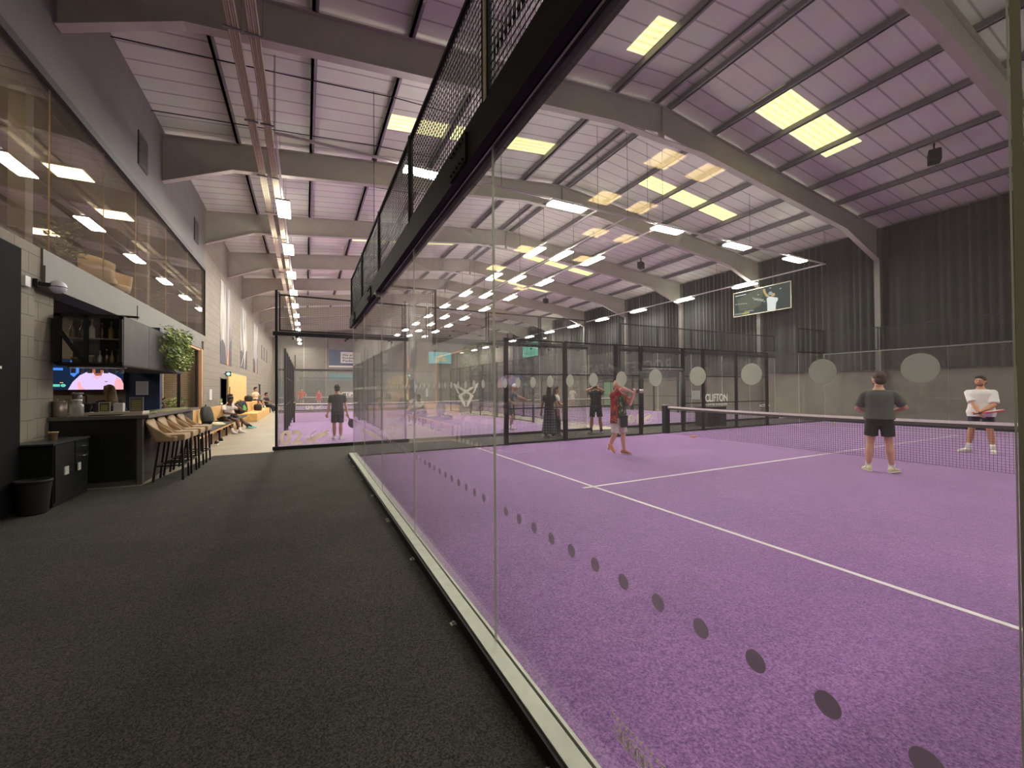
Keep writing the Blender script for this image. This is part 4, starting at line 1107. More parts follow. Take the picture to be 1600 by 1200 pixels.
MB().lathe([(.075, 0), (.085, .02), (.085, .19), (.06, .22), (.06, .25), (.052, .25), (.052, .22), (.077, .185), (.077, .02)], (0,0,0), 22).build('body', glass('jar_glass', haze=.28), t)
MB().lathe([(.065, .245), (.065, .275), (.0, .275)][:2], (0,0,0), 22).build('lid', M_WHITE, t)
t = thing('blender', 'silver and black blender behind the glass jar on the bar', 'blender', (-3.43, 9.48, 1.201), local=True)
MB().bbox(-.07, .07, -.08, .08, 0, .12, .02).build('base', M_BLACK, t)
MB().lathe([(.045, .12), (.06, .2), (.065, .30), (.055, .31)], (0,0,0), 18).build('jug', mat('jug_grey', (120, 118, 118), .2, .4), t)
MB().lathe([(.067, .305), (.075, .32), (.07, .335), (.03, .345)], (0,0,0), 18).build('lid', mat('chrome', (206, 204, 200)), t)
MB().path([(.06, 0, .29), (.11, 0, .28), (.11, 0, .16), (.06, 0, .15)], .012, 8).build('handle', M_BLACK, t)
def menu(x, y, w_, h, label, fr, pg, z=1.201):
    t = thing('menu_stand', label, 'menu stand', (x, y, z), local=True)
    MB().box(-w_/2, w_/2, -.008, .008, 0, h).build('frame', mat('menu_frame_%d' % fr[0], fr, .4), t)
    MB().box(-w_/2 + .015, w_/2 - .015, -.0095, -.0081, .015, h - .015).build('page', pg, t)
    m = MB()
    for i in range(5): m.box(-w_/2 + .03, w_/2 - .03, -.0105, -.0096, .03 + (h - .07)*i/5, .045 + (h - .07)*i/5)
    m.build('printed_lines', mat('yellow_print', (170, 160, 90), .6), t)
    MB().box(-w_/2 + .02, w_/2 - .02, -.04, .04, 0, .006).build('foot', mat('menu_frame_%d' % fr[0], fr), t)
menu(-3.07, 9.42, .15, .17, 'small menu stand with dark page and pale frame by the tumblers', (186, 184, 178), mat('menu_page', (70, 70, 62), .5))
menu(-2.66, 9.45, .19, .25, 'taller grey menu stand at the right end of the bar shelf', (128, 122, 122), mat('menu_page_grey', (100, 92, 92), .5), 1.156 + .045)
t = thing('card_box', 'pale box standing between the two menu stands on the bar', 'box', (-2.89, 9.45, 1.201), local=True)
MB().bbox(-.065, .065, -.05, .05, 0, .15, .012).build('box', mat('pale_card', (206, 202, 198), .6), t)
t = thing('bar_mat', 'dark rubber drip mat on the front of the bar top', 'mat', (-2.95, 9.12, 1.156), local=True)
MB().bbox(-.2, .2, -.07, .07, 0, .012, .003).build('mat', M_BLACKM, t)
for k, (y, rz, dx) in enumerate(((9.9, .2, 0), (10.6, -.1, .04), (11.4, .1, -.03), (11.9, .3, .05))):
    t = thing('menu_sheet', '%s yellow green menu sheet lying on the long arm of the bar' % ORD[k], 'menu', (-2.62 + dx, y, 1.156), rz, 'menu sheets on the bar', local=True)
    MB().box(-.12, .12, -.18, .18, 0, .003).build('sheet', mat('lime_sheet', (196, 204, 130), .6), t)
    MB().box(-.09, .09, -.02, .12, .0031, .0038).build('printed_block', mat('lime_dark', (150, 160, 96), .6), t)

# ---- overhead unit with shelves
M_OVP = mat('overhead_panel', (74, 70, 67), .6, var=.16, scale=4)
t = thing('overhead_shelf_unit', 'black framed glass fronted shelf unit hung over the bar', 'shelf unit', (-3.1, 10.7, 2.0))
m = MB(); y0 = 8.9
m.box(-3.50, -3.42, y0, y0 + .05, 2.0, 2.78).box(-2.73, -2.69, y0, y0 + .05, 2.0, 2.78).box(-3.5, -2.69, y0, y0 + .05, 2.74, 2.78).box(-3.5, -2.69, y0, y0 + .05, 1.985, 2.02).box(-3.16, -3.11, y0, y0 + .05, 2.0, 2.78)
m.bar((-3.43, y0 + .025, 2.5), (-3.16, y0 + .025, 2.02), .05, .045, up=(0, 1, 0)); m.build('frame', M_BLACKM, t)
MB().box(-3.5, -2.69, y0 + .05, 12.6, 2.76, 2.80).build('top_board', M_BLACKM, t)
MB().box(-3.5, -2.69, y0 + .05, 12.6, 1.97, 1.99).build('bottom_board', M_BLACKM, t)
MB().box(-3.48, -2.73, y0 + .06, 9.5, 2.40, 2.42).build('shelf', mat('shelf_grey', (120, 112, 100), .5), t)
MB().box(-3.5, -2.73, 9.5, 9.52, 1.99, 2.76).build('back_board', M_BLACKM, t)
for k in range(3):
    MB().bbox(-2.705, -2.685, y0 + .06 + 1.23*k, y0 + 1.28 + 1.23*k, 1.99, 2.79, .004).build('side_panel', M_OVP, t)
m = MB(); m.box(-3.5, -2.60, y0 + .4, y0 + .46, 2.83, 2.86); m.bar((-2.62, y0 + .43, 2.8), (-2.62, y0 + .43, 3.05), .01, .01); m.build('hanger_bar', M_BLACKM, t)
pane(MB(), 'y', y0 + .025, -3.42, -2.73, 2.02, 2.74, .006).build('front_glass', [M_GLASSC, M_EDGE], t)
# bottles and glasses on the shelves
rg = random.Random(11)
def bottle(x, y, z, s, rgb, label):
    t = thing('bottle', label, 'bottle', (x, y, z), 0, 'bottles in the overhead shelf', local=True)
    MB().lathe([(.03*s, 0), (.034*s, .01), (.034*s, .15*s), (.012*s, .2*s), (.012*s, .26*s)], (0,0,0), 12).build('bottle', mat('bottle_%d_%d' % (rgb[0], rgb[2]), rgb, .2, spec=.8), t)
    MB().lathe([(.014*s, .255*s), (.014*s, .28*s)], (0,0,0), 10).build('cap', mat('gold_cap', (206, 170, 84), .3, .6), t)
cl = [(124, 92, 40), (52, 66, 44), (196, 190, 176), (96, 44, 30), (180, 150, 70)]
for i in range(6):
    bottle(-3.40 + .12*i, 9.2 + .02*(i % 2), 2.421, 1.0 + .1*(i % 3), cl[i % 5], '%s bottle from the left on the upper overhead shelf' % ORD[i])
for i in range(5):
    bottle(-3.06 + .075*i, 9.2 + .03*(i % 2), 1.991, .9 + .08*(i % 2), cl[(i + 2) % 5], '%s bottle from the post on the lower overhead shelf' % ORD[i])
cup((-3.35, 9.2, 1.991), 'gold topped glass on the lower overhead shelf left of the post', (196, 170, 96), .04, .06, .12, 'glass')
cup((-3.22, 9.22, 1.991), 'amber glass bowl on the lower overhead shelf left of the post', (206, 186, 130), .05, .075, .16, 'glass')
# row of upturned glasses hanging below
for i in range(7):
    cup((-3.40 + .1*i, 9.25, 1.86), '%s clear glass from the left hanging in the rail under the overhead unit' % ORD[i], (176, 178, 188), .03, .03, .08, 'hanging_glass', False)
MB().box(-3.46, -2.75, 9.2, 9.3, 1.945, 1.97).build('glass_rail', mat('chrome', (206, 204, 200)), t)
leafy('hanging_plant', 'bushy green plant trailing down the side of the overhead unit', (-2.54, 11.55, 2.05), 1500, (.26, 1.75, .88), .085, [G1, G2, G3, G1], True, 21)

# ---- television and notice behind the bar
b_d = emit('tv_navy', (28, 44, 74), 0.36); b_b = emit('tv_blue', (72, 130, 226), 0.54); b_s = emit('tv_shirt', (214, 190, 236), 0.54); b_p = emit('tv_pink', (240, 168, 176), 0.54); b_k = emit('tv_skin', (176, 104, 76), 0.43); b_g = emit('tv_green', (96, 206, 176), 0.50); b_y = emit('tv_gold', (226, 176, 96), 0.50)
screen('television behind the bar showing a torso in a pink polo shirt', 'y', 12.53, -4.95, -3.76, 1.60, 2.27, b_d,
       [(b_b, [(.25,.97),(.25,.5),(.30,.42),(.34,.52),(.40,.62),(.50,.9),(.48,.97)]), (b_b, [(.80,.72),(.93,.70),(.96,.62),(.86,.60)]), (b_b, rectp(.0,.15,.64,.72)),
        (b_s, [(.22,.0),(.28,.25),(.38,.48),(.52,.64),(.56,.70),(.70,.70),(.74,.62),(.88,.5),(.96,.38),(1.0,.2),(1.0,.0)]), (b_p, [(.36,.0),(.34,.2),(.38,.3),(.40,.12),(.46,.0)]), (b_p, [(.86,.0),(.87,.22),(.90,.42),(.97,.34),(1,.2),(1,0)]), (b_p, [(.56,.5),(.62,.40),(.70,.5),(.69,.46),(.62,.34),(.56,.44)]),
        (b_k, [(.55,.62),(.60,.46),(.68,.47),(.71,.64),(.70,.95),(.57,.95)]), (emit('tv_dark', (40, 36, 60), 0.36), rectp(.73,.77,.26,.28)), (b_g, rectp(.0,.11,.10,.18)), (b_g, ellp(.155,.14,.035,.05)), (b_y, rectp(.11,.155,.22,.245))],
       M_BLACK, .015, wires=False)
t = thing('notice', 'white printed notice taped to the navy wall behind the bar', 'notice', (-3.44, 12.59, 1.5))
MB().box(-3.56, -3.33, 12.594, 12.599, 1.47, 1.79).build('paper', mat('white_paper_cool', (206, 214, 232), .7), t)
m = MB()
for i in range(8): m.box(-3.53, -3.36, 12.592, 12.5939, 1.51 + .033*i, 1.518 + .033*i)
m.build('printed_lines', mat('grey_print', (150, 146, 150)), t)
m = MB(); m.box(-5.6, -4.9, 11.0, 11.4, 3.17, 3.195); tag(m.build('ceiling_led_strip', emit('warm_strip2', (255, 232, 196), 7.0)), 'warm ceiling light over the bar staff', 'light')

# ---- bar stools
M_STOOL = mat('tan_leather', (186, 158, 122), .45, var=.06, scale=10)
M_LEG = mat('stool_black', (38, 34, 34), .4)
def stool():
    t = thing('bar_stool', '', 'bar stool', (0, 0, 0), 0, 'tan bar stools along the bar', local=True)
    m = MB(); m.bbox(-.16, .24, -.215, .215, .69, .80, .035); m.build('seat', M_STOOL, t)
    # shell: tall back sweeping down into low arms
    m = MB(); R_ = []
    for z_i in range(5):
        f = z_i/4; out = []; inn = []
        N = 24
        for i in range(N + 1):
            a = i/N*2 - 1                       # -1 .. 1 round the back
            if abs(a) < .5: x, y = -.22 + .02*(abs(a)/.5)**4, a/.5*.215
            else: x, y = -.20 + (abs(a) - .5)/.5*.33, math.copysign(.235, a)
            top = 1.07 if abs(a) < .45 else max(.765, 1.07 - (abs(a) - .45)/.45*.36)
            z = .68 + (top - .68)*f
            lean = -.10*max(0, z - .75)/.3 * (1 if abs(a) < .6 else max(0, 1 - (abs(a) - .6)/.3))
            th = .03
            nx, ny = (1, 0) if abs(a) < .46 else ((.7, -math.copysign(.7, a)) if abs(a) < .56 else (0, -math.copysign(1, a)))
            out.append((x + lean, y, z)); inn.append((x + lean + nx*th, y + ny*th, z))
        R_.append(out + inn[::-1])
    m.rings(R_, 0, True, True); m.build('backrest', M_STOOL, t)
    for sx, sy in ((-1, -1), (-1, 1), (1, -1), (1, 1)):
        m = MB(); m.bar((-.12 if sx < 0 else .19, sy*.16, .69), (-.20 if sx < 0 else .21, sy*.2, 0), .032, .032, up=(0, 1, 0)); m.build('leg', M_LEG, t)
    m = MB(); m.bar((.204, -.19, .26), (.204, .19, .26), .025, .03); m.build('footrest', M_LEG, t)
    m = MB(); m.bar((-.17, -.18, .26), (.2, -.185, .26), .02, .025); m.bar((-.17, .18, .26), (.2, .185, .26), .02, .025); m.bar((-.17, -.185, .26), (-.17, .185, .26), .02, .025); m.build('stretcher', M_LEG, t)
    return t
st = stool()
for k, y in enumerate((9.22, 9.82, 10.44, 11.12)):
    lb = 'tan leather bar stool, %s from the near end of the bar' % ORD[k]
    if k == 0: st.location = (-2.12, y, 0); st['label'] = lb
    else: dup(st, (-2.12, y, 0), 0, lb)

# ---- bench, tiers, doors and posters further along the left wall
t = thing('bench', 'long birch wood bench with a dark seat pad along the left wall', 'bench', (-2.9, 17.2, 0))
MB().box(-3.0, -2.94, 12.75, 22.0, .35, .98).build('backrest', M_WOOD, t)
MB().box(-2.94, -2.38, 12.75, 22.0, .34, .40).build('seat', M_WOOD, t)
MB().bbox(-2.92, -2.36, 12.78, 21.95, .40, .46, .015).build('seat_pad', mat('charcoal_pad', (58, 58, 60), .7), t)
for y in (13.3, 14.6, 15.9, 17.2, 18.5, 19.8, 21.1):
    MB().box(-2.47, -2.42, y - .03, y + .03, 0, .34).build('leg', M_BLACK, t)
    MB().box(-2.92, -2.87, y - .03, y + .03, 0, .34).build('leg', M_BLACK, t)
MB().box(-2.99, -2.95, 12.8, 21.9, 0, .34).build('back_panel', mat('orange_wood', (206, 140, 90), .5, var=.1), t)
t = thing('tiered_seat', 'two step birch plywood seating block beyond the bench', 'seating block', (-2.8, 28.1, 0))
MB().bbox(-3.29, -2.16, 24.1, 32.2, 0, .42, .01).build('lower_step', M_WOOD, t)
MB().bbox(-3.26, -2.72, 24.5, 31.4, .421, .92, .01).build('upper_step', M_WOOD, t)
t = thing('plywood_screen', 'tall birch plywood panel standing behind the seating block', 'panel', (-3.32, 27.1, .5))
MB().box(-3.36, -3.30, 23.92, 30.5, .1, 2.45).build('panel', mat('birch_panel', (232, 196, 128), .5, var=.1, scale=3), t)
MB().box(-3.299, -3.27, 24.0, 24.06, 1.35, 1.75).build('handle', mat('brown_handle', (110, 74, 48), .5), t)
for k, (a, b, zt) in enumerate(((22.25, 23.85, 2.12), (39.0, 40.4, 2.08))):
    t = tag(thing('door_%d' % (k + 1), 'dark open doorway in the left wall', 'door', (XW - .2, (a+b)/2, 0)), kind='structure')
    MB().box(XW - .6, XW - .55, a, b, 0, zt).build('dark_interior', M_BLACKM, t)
    m = MB(); m.box(XW - .25, XW + .02, a - .06, a, 0, zt + .06).box(XW - .25, XW + .02, b, b + .06, 0, zt + .06).box(XW - .25, XW + .02, a, b, zt, zt + .06); m.build('door_frame', M_GREYP, t)
    if k: MB().box(XW - .1, XW - .02, (a+b)/2 - .15, (a+b)/2 + .15, 0, zt).build('door_leaf', M_GREYP, t)
t = thing('exit_sign', 'round lit exit sign over the dark doorway beside the plywood panel', 'exit sign', (XW + .1, 23.2, 2.25))
m = MB(); m.box(XW + .005, XW + .1, 23.15, 23.25, 2.33, 2.37); m.box(XW + .06, XW + .28, 23.19, 23.21, 2.24, 2.46); m.build('case', M_BLACK, t)
m = MB(); m.lathe([(.085, 0), (.085, .004)], (0, 0, 0), 24); m.v = [(XW + .17 + x, 23.1899 - z, 2.35 + y) for x, y, z in m.v]; m.build('lit_face', emit('exit_green', (120, 206, 190), .55), t)
m = MB(); M_ = plane_M((XW + .115, 23.1855, 2.28), (1, 0, 0), (0, 0, 1)); m.prism([(0,.05),(.06,.05),(.06,0),(.12,.07),(.06,.14),(.06,.09),(0,.09)], 0, .0008, 0, M_); m.build('arrow', emit('exit_white', (245, 255, 250), .7), t)
t = thing('thermostat', 'small white wall box on the blockwork left of the dark doorway', 'wall box', (XW + .02, 20.0, 1.3))
MB().bbox(XW + .001, XW + .05, 19.75, 20.15, 1.2, 1.62, .01).build('case', M_WHITE, t)
def poster(a, b, z0, z1, label, seed):
    t = thing('poster', label, 'poster', (XW + .01, (a+b)/2, z0), group=None)
    pm = bpy.data.materials.new('poster_print'); pm.use_nodes = True; nt = pm.node_tree; bs = nt.nodes['Principled BSDF']
    tc = nt.nodes.new('ShaderNodeTexCoord'); mp = nt.nodes.new('ShaderNodeMapping'); mp.inputs['Scale'].default_value = (1, 1.1, .25); mp.inputs['Location'].default_value = (seed*3.1, seed, seed*1.7)
    n = nt.nodes.new('ShaderNodeTexNoise'); n.inputs['Scale'].default_value = 1.5; n.inputs['Detail'].default_value = 6; n.inputs['Distortion'].default_value = .6
    r = nt.nodes.new('ShaderNodeValToRGB'); e = r.color_ramp.elements; e[0].position = .32; e[0].color = (*hexlin((70, 66, 70)), 1); e[1].position = .68; e[1].color = (*hexlin((196, 190, 180)), 1)
    nt.links.new(tc.outputs['Object'], mp.inputs['Vector']); nt.links.new(mp.outputs[0], n.inputs['Vector']); nt.links.new(n.outputs['Fac'], r.inputs['Fac']); nt.links.new(r.outputs[0], bs.inputs['Base Color']); bs.inputs['Roughness'].default_value = .6
    MB().box(XW + .001, XW + .012, a, b, z0, z1).build('sheet', pm, t)
    m = MB(); M_ = plane_M((XW + .0125, a, z0), (0, 1, 0), (0, 0, 1)); W, H = b - a, z1 - z0
    m.prism([(0,0),(.5*W,0),(.42*W,.22*H),(.2*W,.30*H),(0,.25*H)], 0, .001, 0, M_)
    m.prism([(.6*W,0),(W,0),(W,.36*H),(.8*W,.3*H)], 0, .001, 0, M_); m.build('dark_print', mat('poster_dark', (74, 70, 78), .6), t)
    m = MB()
    if seed != 2: m.prism([(.54*W,.0),(.7*W,.0),(.72*W,.2*H),(.66*W,.2*H)], 0, .0014, 0, M_)
    else: m.prism([(.05*W,.02*H),(.1*W,.02*H),(.75*W,.34*H),(.7*W,.34*H)], 0, .0014, 0, M_)
    m.build('bright_stroke', mat('poster_orange' if seed != 2 else 'poster_pale', (222, 150, 100) if seed != 2 else (214, 208, 198), .6), t)
poster(22.2, 25.3, 2.8, 6.6, 'tall grey photo poster on the left wall above the dark doorway', 1)
poster(28.6, 31.6, 2.92, 6.6, 'tall grey photo poster on the left wall above the plywood panel', 2)
poster(35.2, 38.2, 2.92, 6.6, 'tall grey photo poster on the left wall before the second doorway', 3)
for k, y in enumerate((42.0, 44.2, 47.0)):
    m = MB(); m.box(XW + .001, XW + .03, y - .45, y + .45, 4.3, 5.5); tag(m.build('wall_vent', M_DARKP), '%s small dark panel high on the left wall near the far end' % ORD[k], 'panel')
# ---- bags and clothes
def bag(c, s, rgb, label, rz=0, tilt=0, accent=None):
    t = thing('sports_bag', label, 'bag', c, rz, local=True)
    m = MB(); R_ = []
    ct, sn = math.cos(tilt), math.sin(tilt)
    for f, k in ((0, .7), (.08, .95), (.5, 1.05), (.85, .95), (.97, .75), (1, .5)):
        ring = []
        for i in range(16):
            a = 2*PI*i/16; x = s[0]/2*k*math.copysign(abs(math.cos(a))**.6, math.cos(a)); y = s[1]/2*k*math.copysign(abs(math.sin(a))**.6, math.sin(a)); z = s[2]*f
            ring.append((x, y*ct - z*sn, z*ct + y*sn + s[1]*.5*abs(sn)))
        R_.append(ring)
    m.rings(R_, 0, True); m.build('body', mat('bag_%d_%d' % (rgb[0], rgb[1]), rgb, .7), t)
    m = MB(); q = lambda y, z: (0, y*ct - z*sn, z*ct + y*sn + s[1]*.5*abs(sn))
    p0, p1, p2, p3 = [Vector(q(y, z)) for y, z in ((-s[1]*.2, s[2]*.97), (-s[1]*.2, s[2]*1.12), (s[1]*.2, s[2]*1.12), (s[1]*.2, s[2]*.97))]
    m.path([p0, p1, p2, p3], .012, 6); m.build('handle', M_BLACKM, t)
    if accent:
        m = MB(); x = s[0]/2*1.07
        for sx in (-1, 1):
            pts = [(sx*x, y*ct - z*sn, z*ct + y*sn + s[1]*.5*abs(sn)) for y, z in ((-.18*s[1], .2*s[2]), (.2*s[1], .25*s[2]), (.1*s[1], .7*s[2]), (-.1*s[1], .65*s[2]))]
            m.add(pts + [(p[0] + sx*.006, p[1], p[2]) for p in pts], [(0,1,2,3),(7,6,5,4),(0,4,5,1),(1,5,6,2),(2,6,7,3),(3,7,4,0)])
        m.build('stripe', accent, t)
    return t
bag((-2.66, 15.4, .50), (.30, .26, .55), (52, 58, 54), 'green striped racket bag leaning on the bench left of the seated man', .4, -.5, mat('bag_green', (120, 170, 120), .6))
bag((-2.6, 14.3, .464), (.34, .42, .16), (40, 44, 60), 'dark folded jacket heap on the bench behind the stools', .2)
bag((-2.5, 21.6, .50), (.34, .55, .5), (40, 40, 42), 'black and green racket bag standing on the far end of the bench', -.6, .35, mat('bag_lime', (110, 190, 80), .6))
bag((-2.95, 28.2, .925), (.34, .5, .34), (34, 34, 36), 'black duffel bag on the upper step of the seating block', .5)
bag((-2.44, 27.6, .423), (.36, .6, .36), (40, 38, 38), 'black duffel bag on the lower step of the seating block', .3)
t = thing('towel', 'pale crumpled towel on the bench beside the seated man', 'towel', (-2.55, 16.2, .462), .3, local=True)
m = MB(); rg = random.Random(2); R_ = []
for f in (0, .5, 1): R_.append([(.2*(1 - .4*f)*math.cos(2*PI*i/18)*(1 + .2*rg.random()), .32*(1 - .4*f)*math.sin(2*PI*i/18)*(1 + .2*rg.random()), .07*f) for i in range(18)])
m.rings(R_, 0, True); m.build('cloth', mat('towel_cream', (214, 208, 176), .9), t)
for k, y in enumerate((14.5, 15.2)):
    t = thing('trainer_shoe', '%s dark shoe left on the floor under the bench' % ('nearer', 'farther')[k], 'shoe', (-2.3, y, -.005), .3*k, local=True)
    m = MB(); m.bbox(-.05, .05, -.14, .14, 0, .035, .012); m.build('sole', M_WHITE, t)
    m = MB(); R_ = []
    for yy, w_, h in ((-.13, .03, .06), (-.08, .045, .10), (0, .045, .085), (.08, .045, .06), (.135, .025, .045)): R_.append([(w_*math.cos(a), yy, .03 + max(0, math.sin(a))*h) for a in [2*PI*i/12 for i in range(12)]])
    m.rings(R_, 0, True); m.build('upper', M_BLACK, t)
t = thing('potted_plant', 'small spiky green plant on the bench back beside the blockwork', 'plant', (-2.97, 19.6, .981), local=True)
m = MB()
for i in range(9):
    a = 2*PI*i/9; m.add([(0.01*math.cos(a), .01*math.sin(a), .05), (.03*math.cos(a) + .012*math.sin(a), .03*math.sin(a) - .012*math.cos(a), .15), (.07*math.cos(a), .07*math.sin(a), .3), (.03*math.cos(a) - .012*math.sin(a), .03*math.sin(a) + .012*math.cos(a), .15)], [(0,1,2,3)])
m.build('foliage', G2, t); MB().lathe([(.05, 0), (.07, .1), (.06, .1)], (0,0,0), 14).build('pot', M_WHITE, t)
# ================================================================== people
def two_bone(a, c, l1, l2, pole):
    a, c, pole = Vector(a), Vector(c), Vector(pole)
    d = c - a; L = min(d.length, (l1 + l2)*.999); 
    d = d.normalized()*L if d.length > (l1 + l2)*.999 else d
    dn = d.normalized(); x = (l1*l1 - l2*l2 + L*L)/(2*L); h = math.sqrt(max(0, l1*l1 - x*x))
    q = pole - dn*pole.dot(dn); q = q.normalized() if q.length > 1e-5 else Vector((1, 0, 0))
    return a + dn*x + q*h, a + d
def sup(c, fx, fy, hw, hd, n=20, e=.85):
    """superellipse ring around c; fx forward dir, fy left dir"""
    out = []
    for i in range(n):
        a = 2*PI*i/n
        x = math.copysign(abs(math.cos(a))**e, math.cos(a))*hd; y = math.copysign(abs(math.sin(a))**e, math.sin(a))*hw
        out.append(tuple(c + fx*x + fy*y))
    return out
SKINS = {}
def person(label, loc, heading, H=1.78, skin=(206, 160, 130), lean=0.0, hip=.93, hipx=0.0, twist=0.0, head_yaw=0.0, head_pitch=0.0,
           LH=(.08, .26, .80), RH=(.08, -.26, .80), Lp=(-.6, .5, 0), Rp=(-.6, -.5, 0), LF=(0, .12, .08), RF=(0, -.12, .08), Lk=(1, .1, 0), Rk=(1, -.1, 0),
           Ltoe=.2, Rtoe=-.2, Lpitch=0, Rpitch=0, shirt=(80, 80, 80), sleeve=.62, hem=-.13, shorts=(30, 30, 32), leg_to=.62, hair='short', hairc=(40, 32, 28), beard=None,
           shoes=(230, 226, 210), socks=(236, 234, 228), vox=.012, wide=1.0, trousers=False, shirt_loose=0.0, face=True, pattern=None, skirt=False, hairlen=.34, group=None, curl=1.0):
    k = H/1.75
    t = thing('person', label, 'person', loc, heading, group, local=True)
    t.scale = (k, k, k)
    sk = mat('skin_%d_%d_%d' % skin, skin, .55, var=.05, scale=14)
    V = Vector; P = V((hipx, 0, hip)); sd = V((math.sin(lean), 0, math.cos(lean)))
    def spine(tt): return P + sd*tt
    up_f = V((math.cos(lean), 0, -math.sin(lean)))
    def fr(tt):
        a = twist*min(1, max(0, tt/.45)); f = up_f*math.cos(a) + V((0, 1, 0))*math.sin(a); l = V((0, 1, 0))*math.cos(a) - up_f*math.sin(a)
        return f, l
    TS = [(-.09, .145, .098), (0, .165, .112), (.1, .152, .106), (.2, .148, .106), (.32, .168, .118), (.42, .178, .112), (.47, .150, .095), (.515, .085, .075), (.56, .058, .061), (.61, .054, .058)]
    body = MB()
    def torso(mb, infl, t0, t1, extra=0):
        R_ = []
        for tt, hw, hd in TS:
            if tt < t0 - .02 or tt > t1 + .02: continue
            f, l = fr(tt); g = infl + extra*max(0, 1 - max(0, tt)/.3)
            R_.append(sup(spine(tt), f, l, (hw*wide + g), (hd + g)))
        if t0 < -.09:
            f, l = fr(0); R_ = [sup(spine(t0), f, l, TS[0][1]*wide + infl + extra + .022, TS[0][2] + infl + extra + .015)] + R_
        mb.rings(R_, 0, True)
    torso(body, 0, -.09, .62)
    f, l = fr(.45)
    LS = spine(.44) + l*.178*wide; RS = spine(.44) - l*.178*wide
    # arms
    def inbody(v): return V(v)
    LE, LW = two_bone(LS, V(LH), .29, .26, V(Lp)); RE, RW = two_bone(RS, V(RH), .29, .26, V(Rp))
    hands = []
    for S_, E_, W_, sg, pole in ((LS, LE, LW, 1, V(Lp)), (RS, RE, RW, -1, V(Rp))):
        body.capsule(S_, .052, E_, .042); body.capsule(E_, .044, E_ + (W_ - E_)*.35, .043); body.capsule(E_ + (W_ - E_)*.35, .043, W_, .027)
        d = (W_ - E_).normalized(); side = d.cross(pole); side = side.normalized() if side.length > 1e-4 else V((0, 1, 0)); nrm = side.cross(d).normalized()   # nrm points to the pole side (back of hand)
        cd = curl
        body.capsule(W_, .027, W_ + d*.05, .030); 
        pc = W_ + d*.075
        body.rings([sup(W_ + d*.02, nrm, side, .028, .018, 12), sup(W_ + d*.06, nrm, side, .040, .017, 12), sup(W_ + d*.095, nrm, side, .040, .014, 12)], 0, True)
        for j in range(4):
            b = W_ + d*.09 + side*(.030 - .020*j); L = (.036, .042, .040, .031)[j]
            dir1 = (d*math.cos(.5*cd) - nrm*math.sin(.5*cd)); dir2 = (d*math.cos(1.3*cd) - nrm*math.sin(1.3*cd))
            q = b + dir1*L; r_ = q + dir2*L*.9
            body.capsule(b, .0095, q, .009, 8); body.capsule(q, .009, r_, .0078, 8)
        tb = W_ + d*.035 + side*(.03*-sg if False else .032); td = (d*.7 + side*.55 - nrm*.35*cd).normalized()
        body.capsule(tb, .012, tb + td*.04, .0105, 8); body.capsule(tb + td*.04, .0105, tb + td*.04 + (d*.9 - nrm*.5*cd).normalized()*.03, .009, 8)
        hands.append((W_, d, side, nrm))
    # legs
    LHp = P + V((0, .088*wide, -.02)); RHp = P + V((0, -.088*wide, -.02))
    LK, LA = two_bone(LHp, V(LF), .425, .41, V(Lk)); RK, RA = two_bone(RHp, V(RF), .425, .41, V(Rk))
    for A_, K_, N_ in ((LHp, LK, LA), (RHp, RK, RA)):
        body.capsule(A_, .090, K_, .054); body.capsule(K_, .053, K_ + (N_ - K_)*.34 - V((.018, 0, 0)), .061); body.capsule(K_ + (N_ - K_)*.34 - V((.018, 0, 0)), .060, N_, .035)
    # head
    base = spine(.588); 
    hu = V((math.sin(lean*.35 + head_pitch), 0, math.cos(lean*.35 + head_pitch)))
    hc = base + hu*.115 + V((.018, 0, 0))
    yaw = Matrix.Rotation(head_yaw + twist*.6, 3, 'Z') @ Matrix.Rotation(lean*.35 + head_pitch, 3, 'Y')
    def hp(x, y, z): return hc + yaw @ V((x*1.05, y*1.05, z*1.05))
    body.capsule(spine(.52), .058, hp(-.015, 0, -.07), .055)
    body.ell(hc, .103, .081, .118, M=yaw); body.ell(hp(.022, 0, -.055), .068, .060, .066, M=yaw); body.ell(hp(.052, 0, -.098), .030, .030, .022, M=yaw)
    body.capsule(hp(.092, 0, .012), .011, hp(.112, 0, -.028), .016, 8)
    for sg in (-1, 1):
        body.ell(hp(-.005, sg*.078, -.008), .024, .011, .034, M=yaw); body.ell(hp(.084, sg*.030, .026), .016, .028, .010, M=yaw)
    body.ell(hp(.092, 0, -.062), .012, .026, .012, M=yaw)
    remesh(body, 'body', sk, vox*.62 if vox < .011 else vox, 3, t)
    if face:
        e = MB()
        for sg in (-1, 1): e.ell(hp(.083, sg*.031, .006), .012, .014, .0085, 0, 10, 6, yaw); e.ell(hp(.0925, sg*.031, .006), .004, .0065, .0065, 1, 8, 6, yaw)
        e.build('eyes', [M_WHITE, mat('pupil_dark', (36, 26, 22), .3)], t)
        b = MB()
        for sg in (-1, 1): b.capsule(hp(.097, sg*.016, .027), .005, hp(.088, sg*.048, .030), .004, 6)
        b.build('eyebrows', mat('hair_%d_%d_%d' % hairc, hairc, .7), t)
        m_ = MB(); m_.capsule(hp(.1015, -.022, -.063), .0045, hp(.1015, .022, -.063), .0045, 6); m_.build('mouth', mat('lips_%d' % skin[0], (max(0, skin[0] - 40), max(0, skin[1] - 60), max(0, skin[2] - 50)), .5), t)
    hm = mat('hair_%d_%d_%d' % hairc, hairc, .6, var=.25, scale=40)
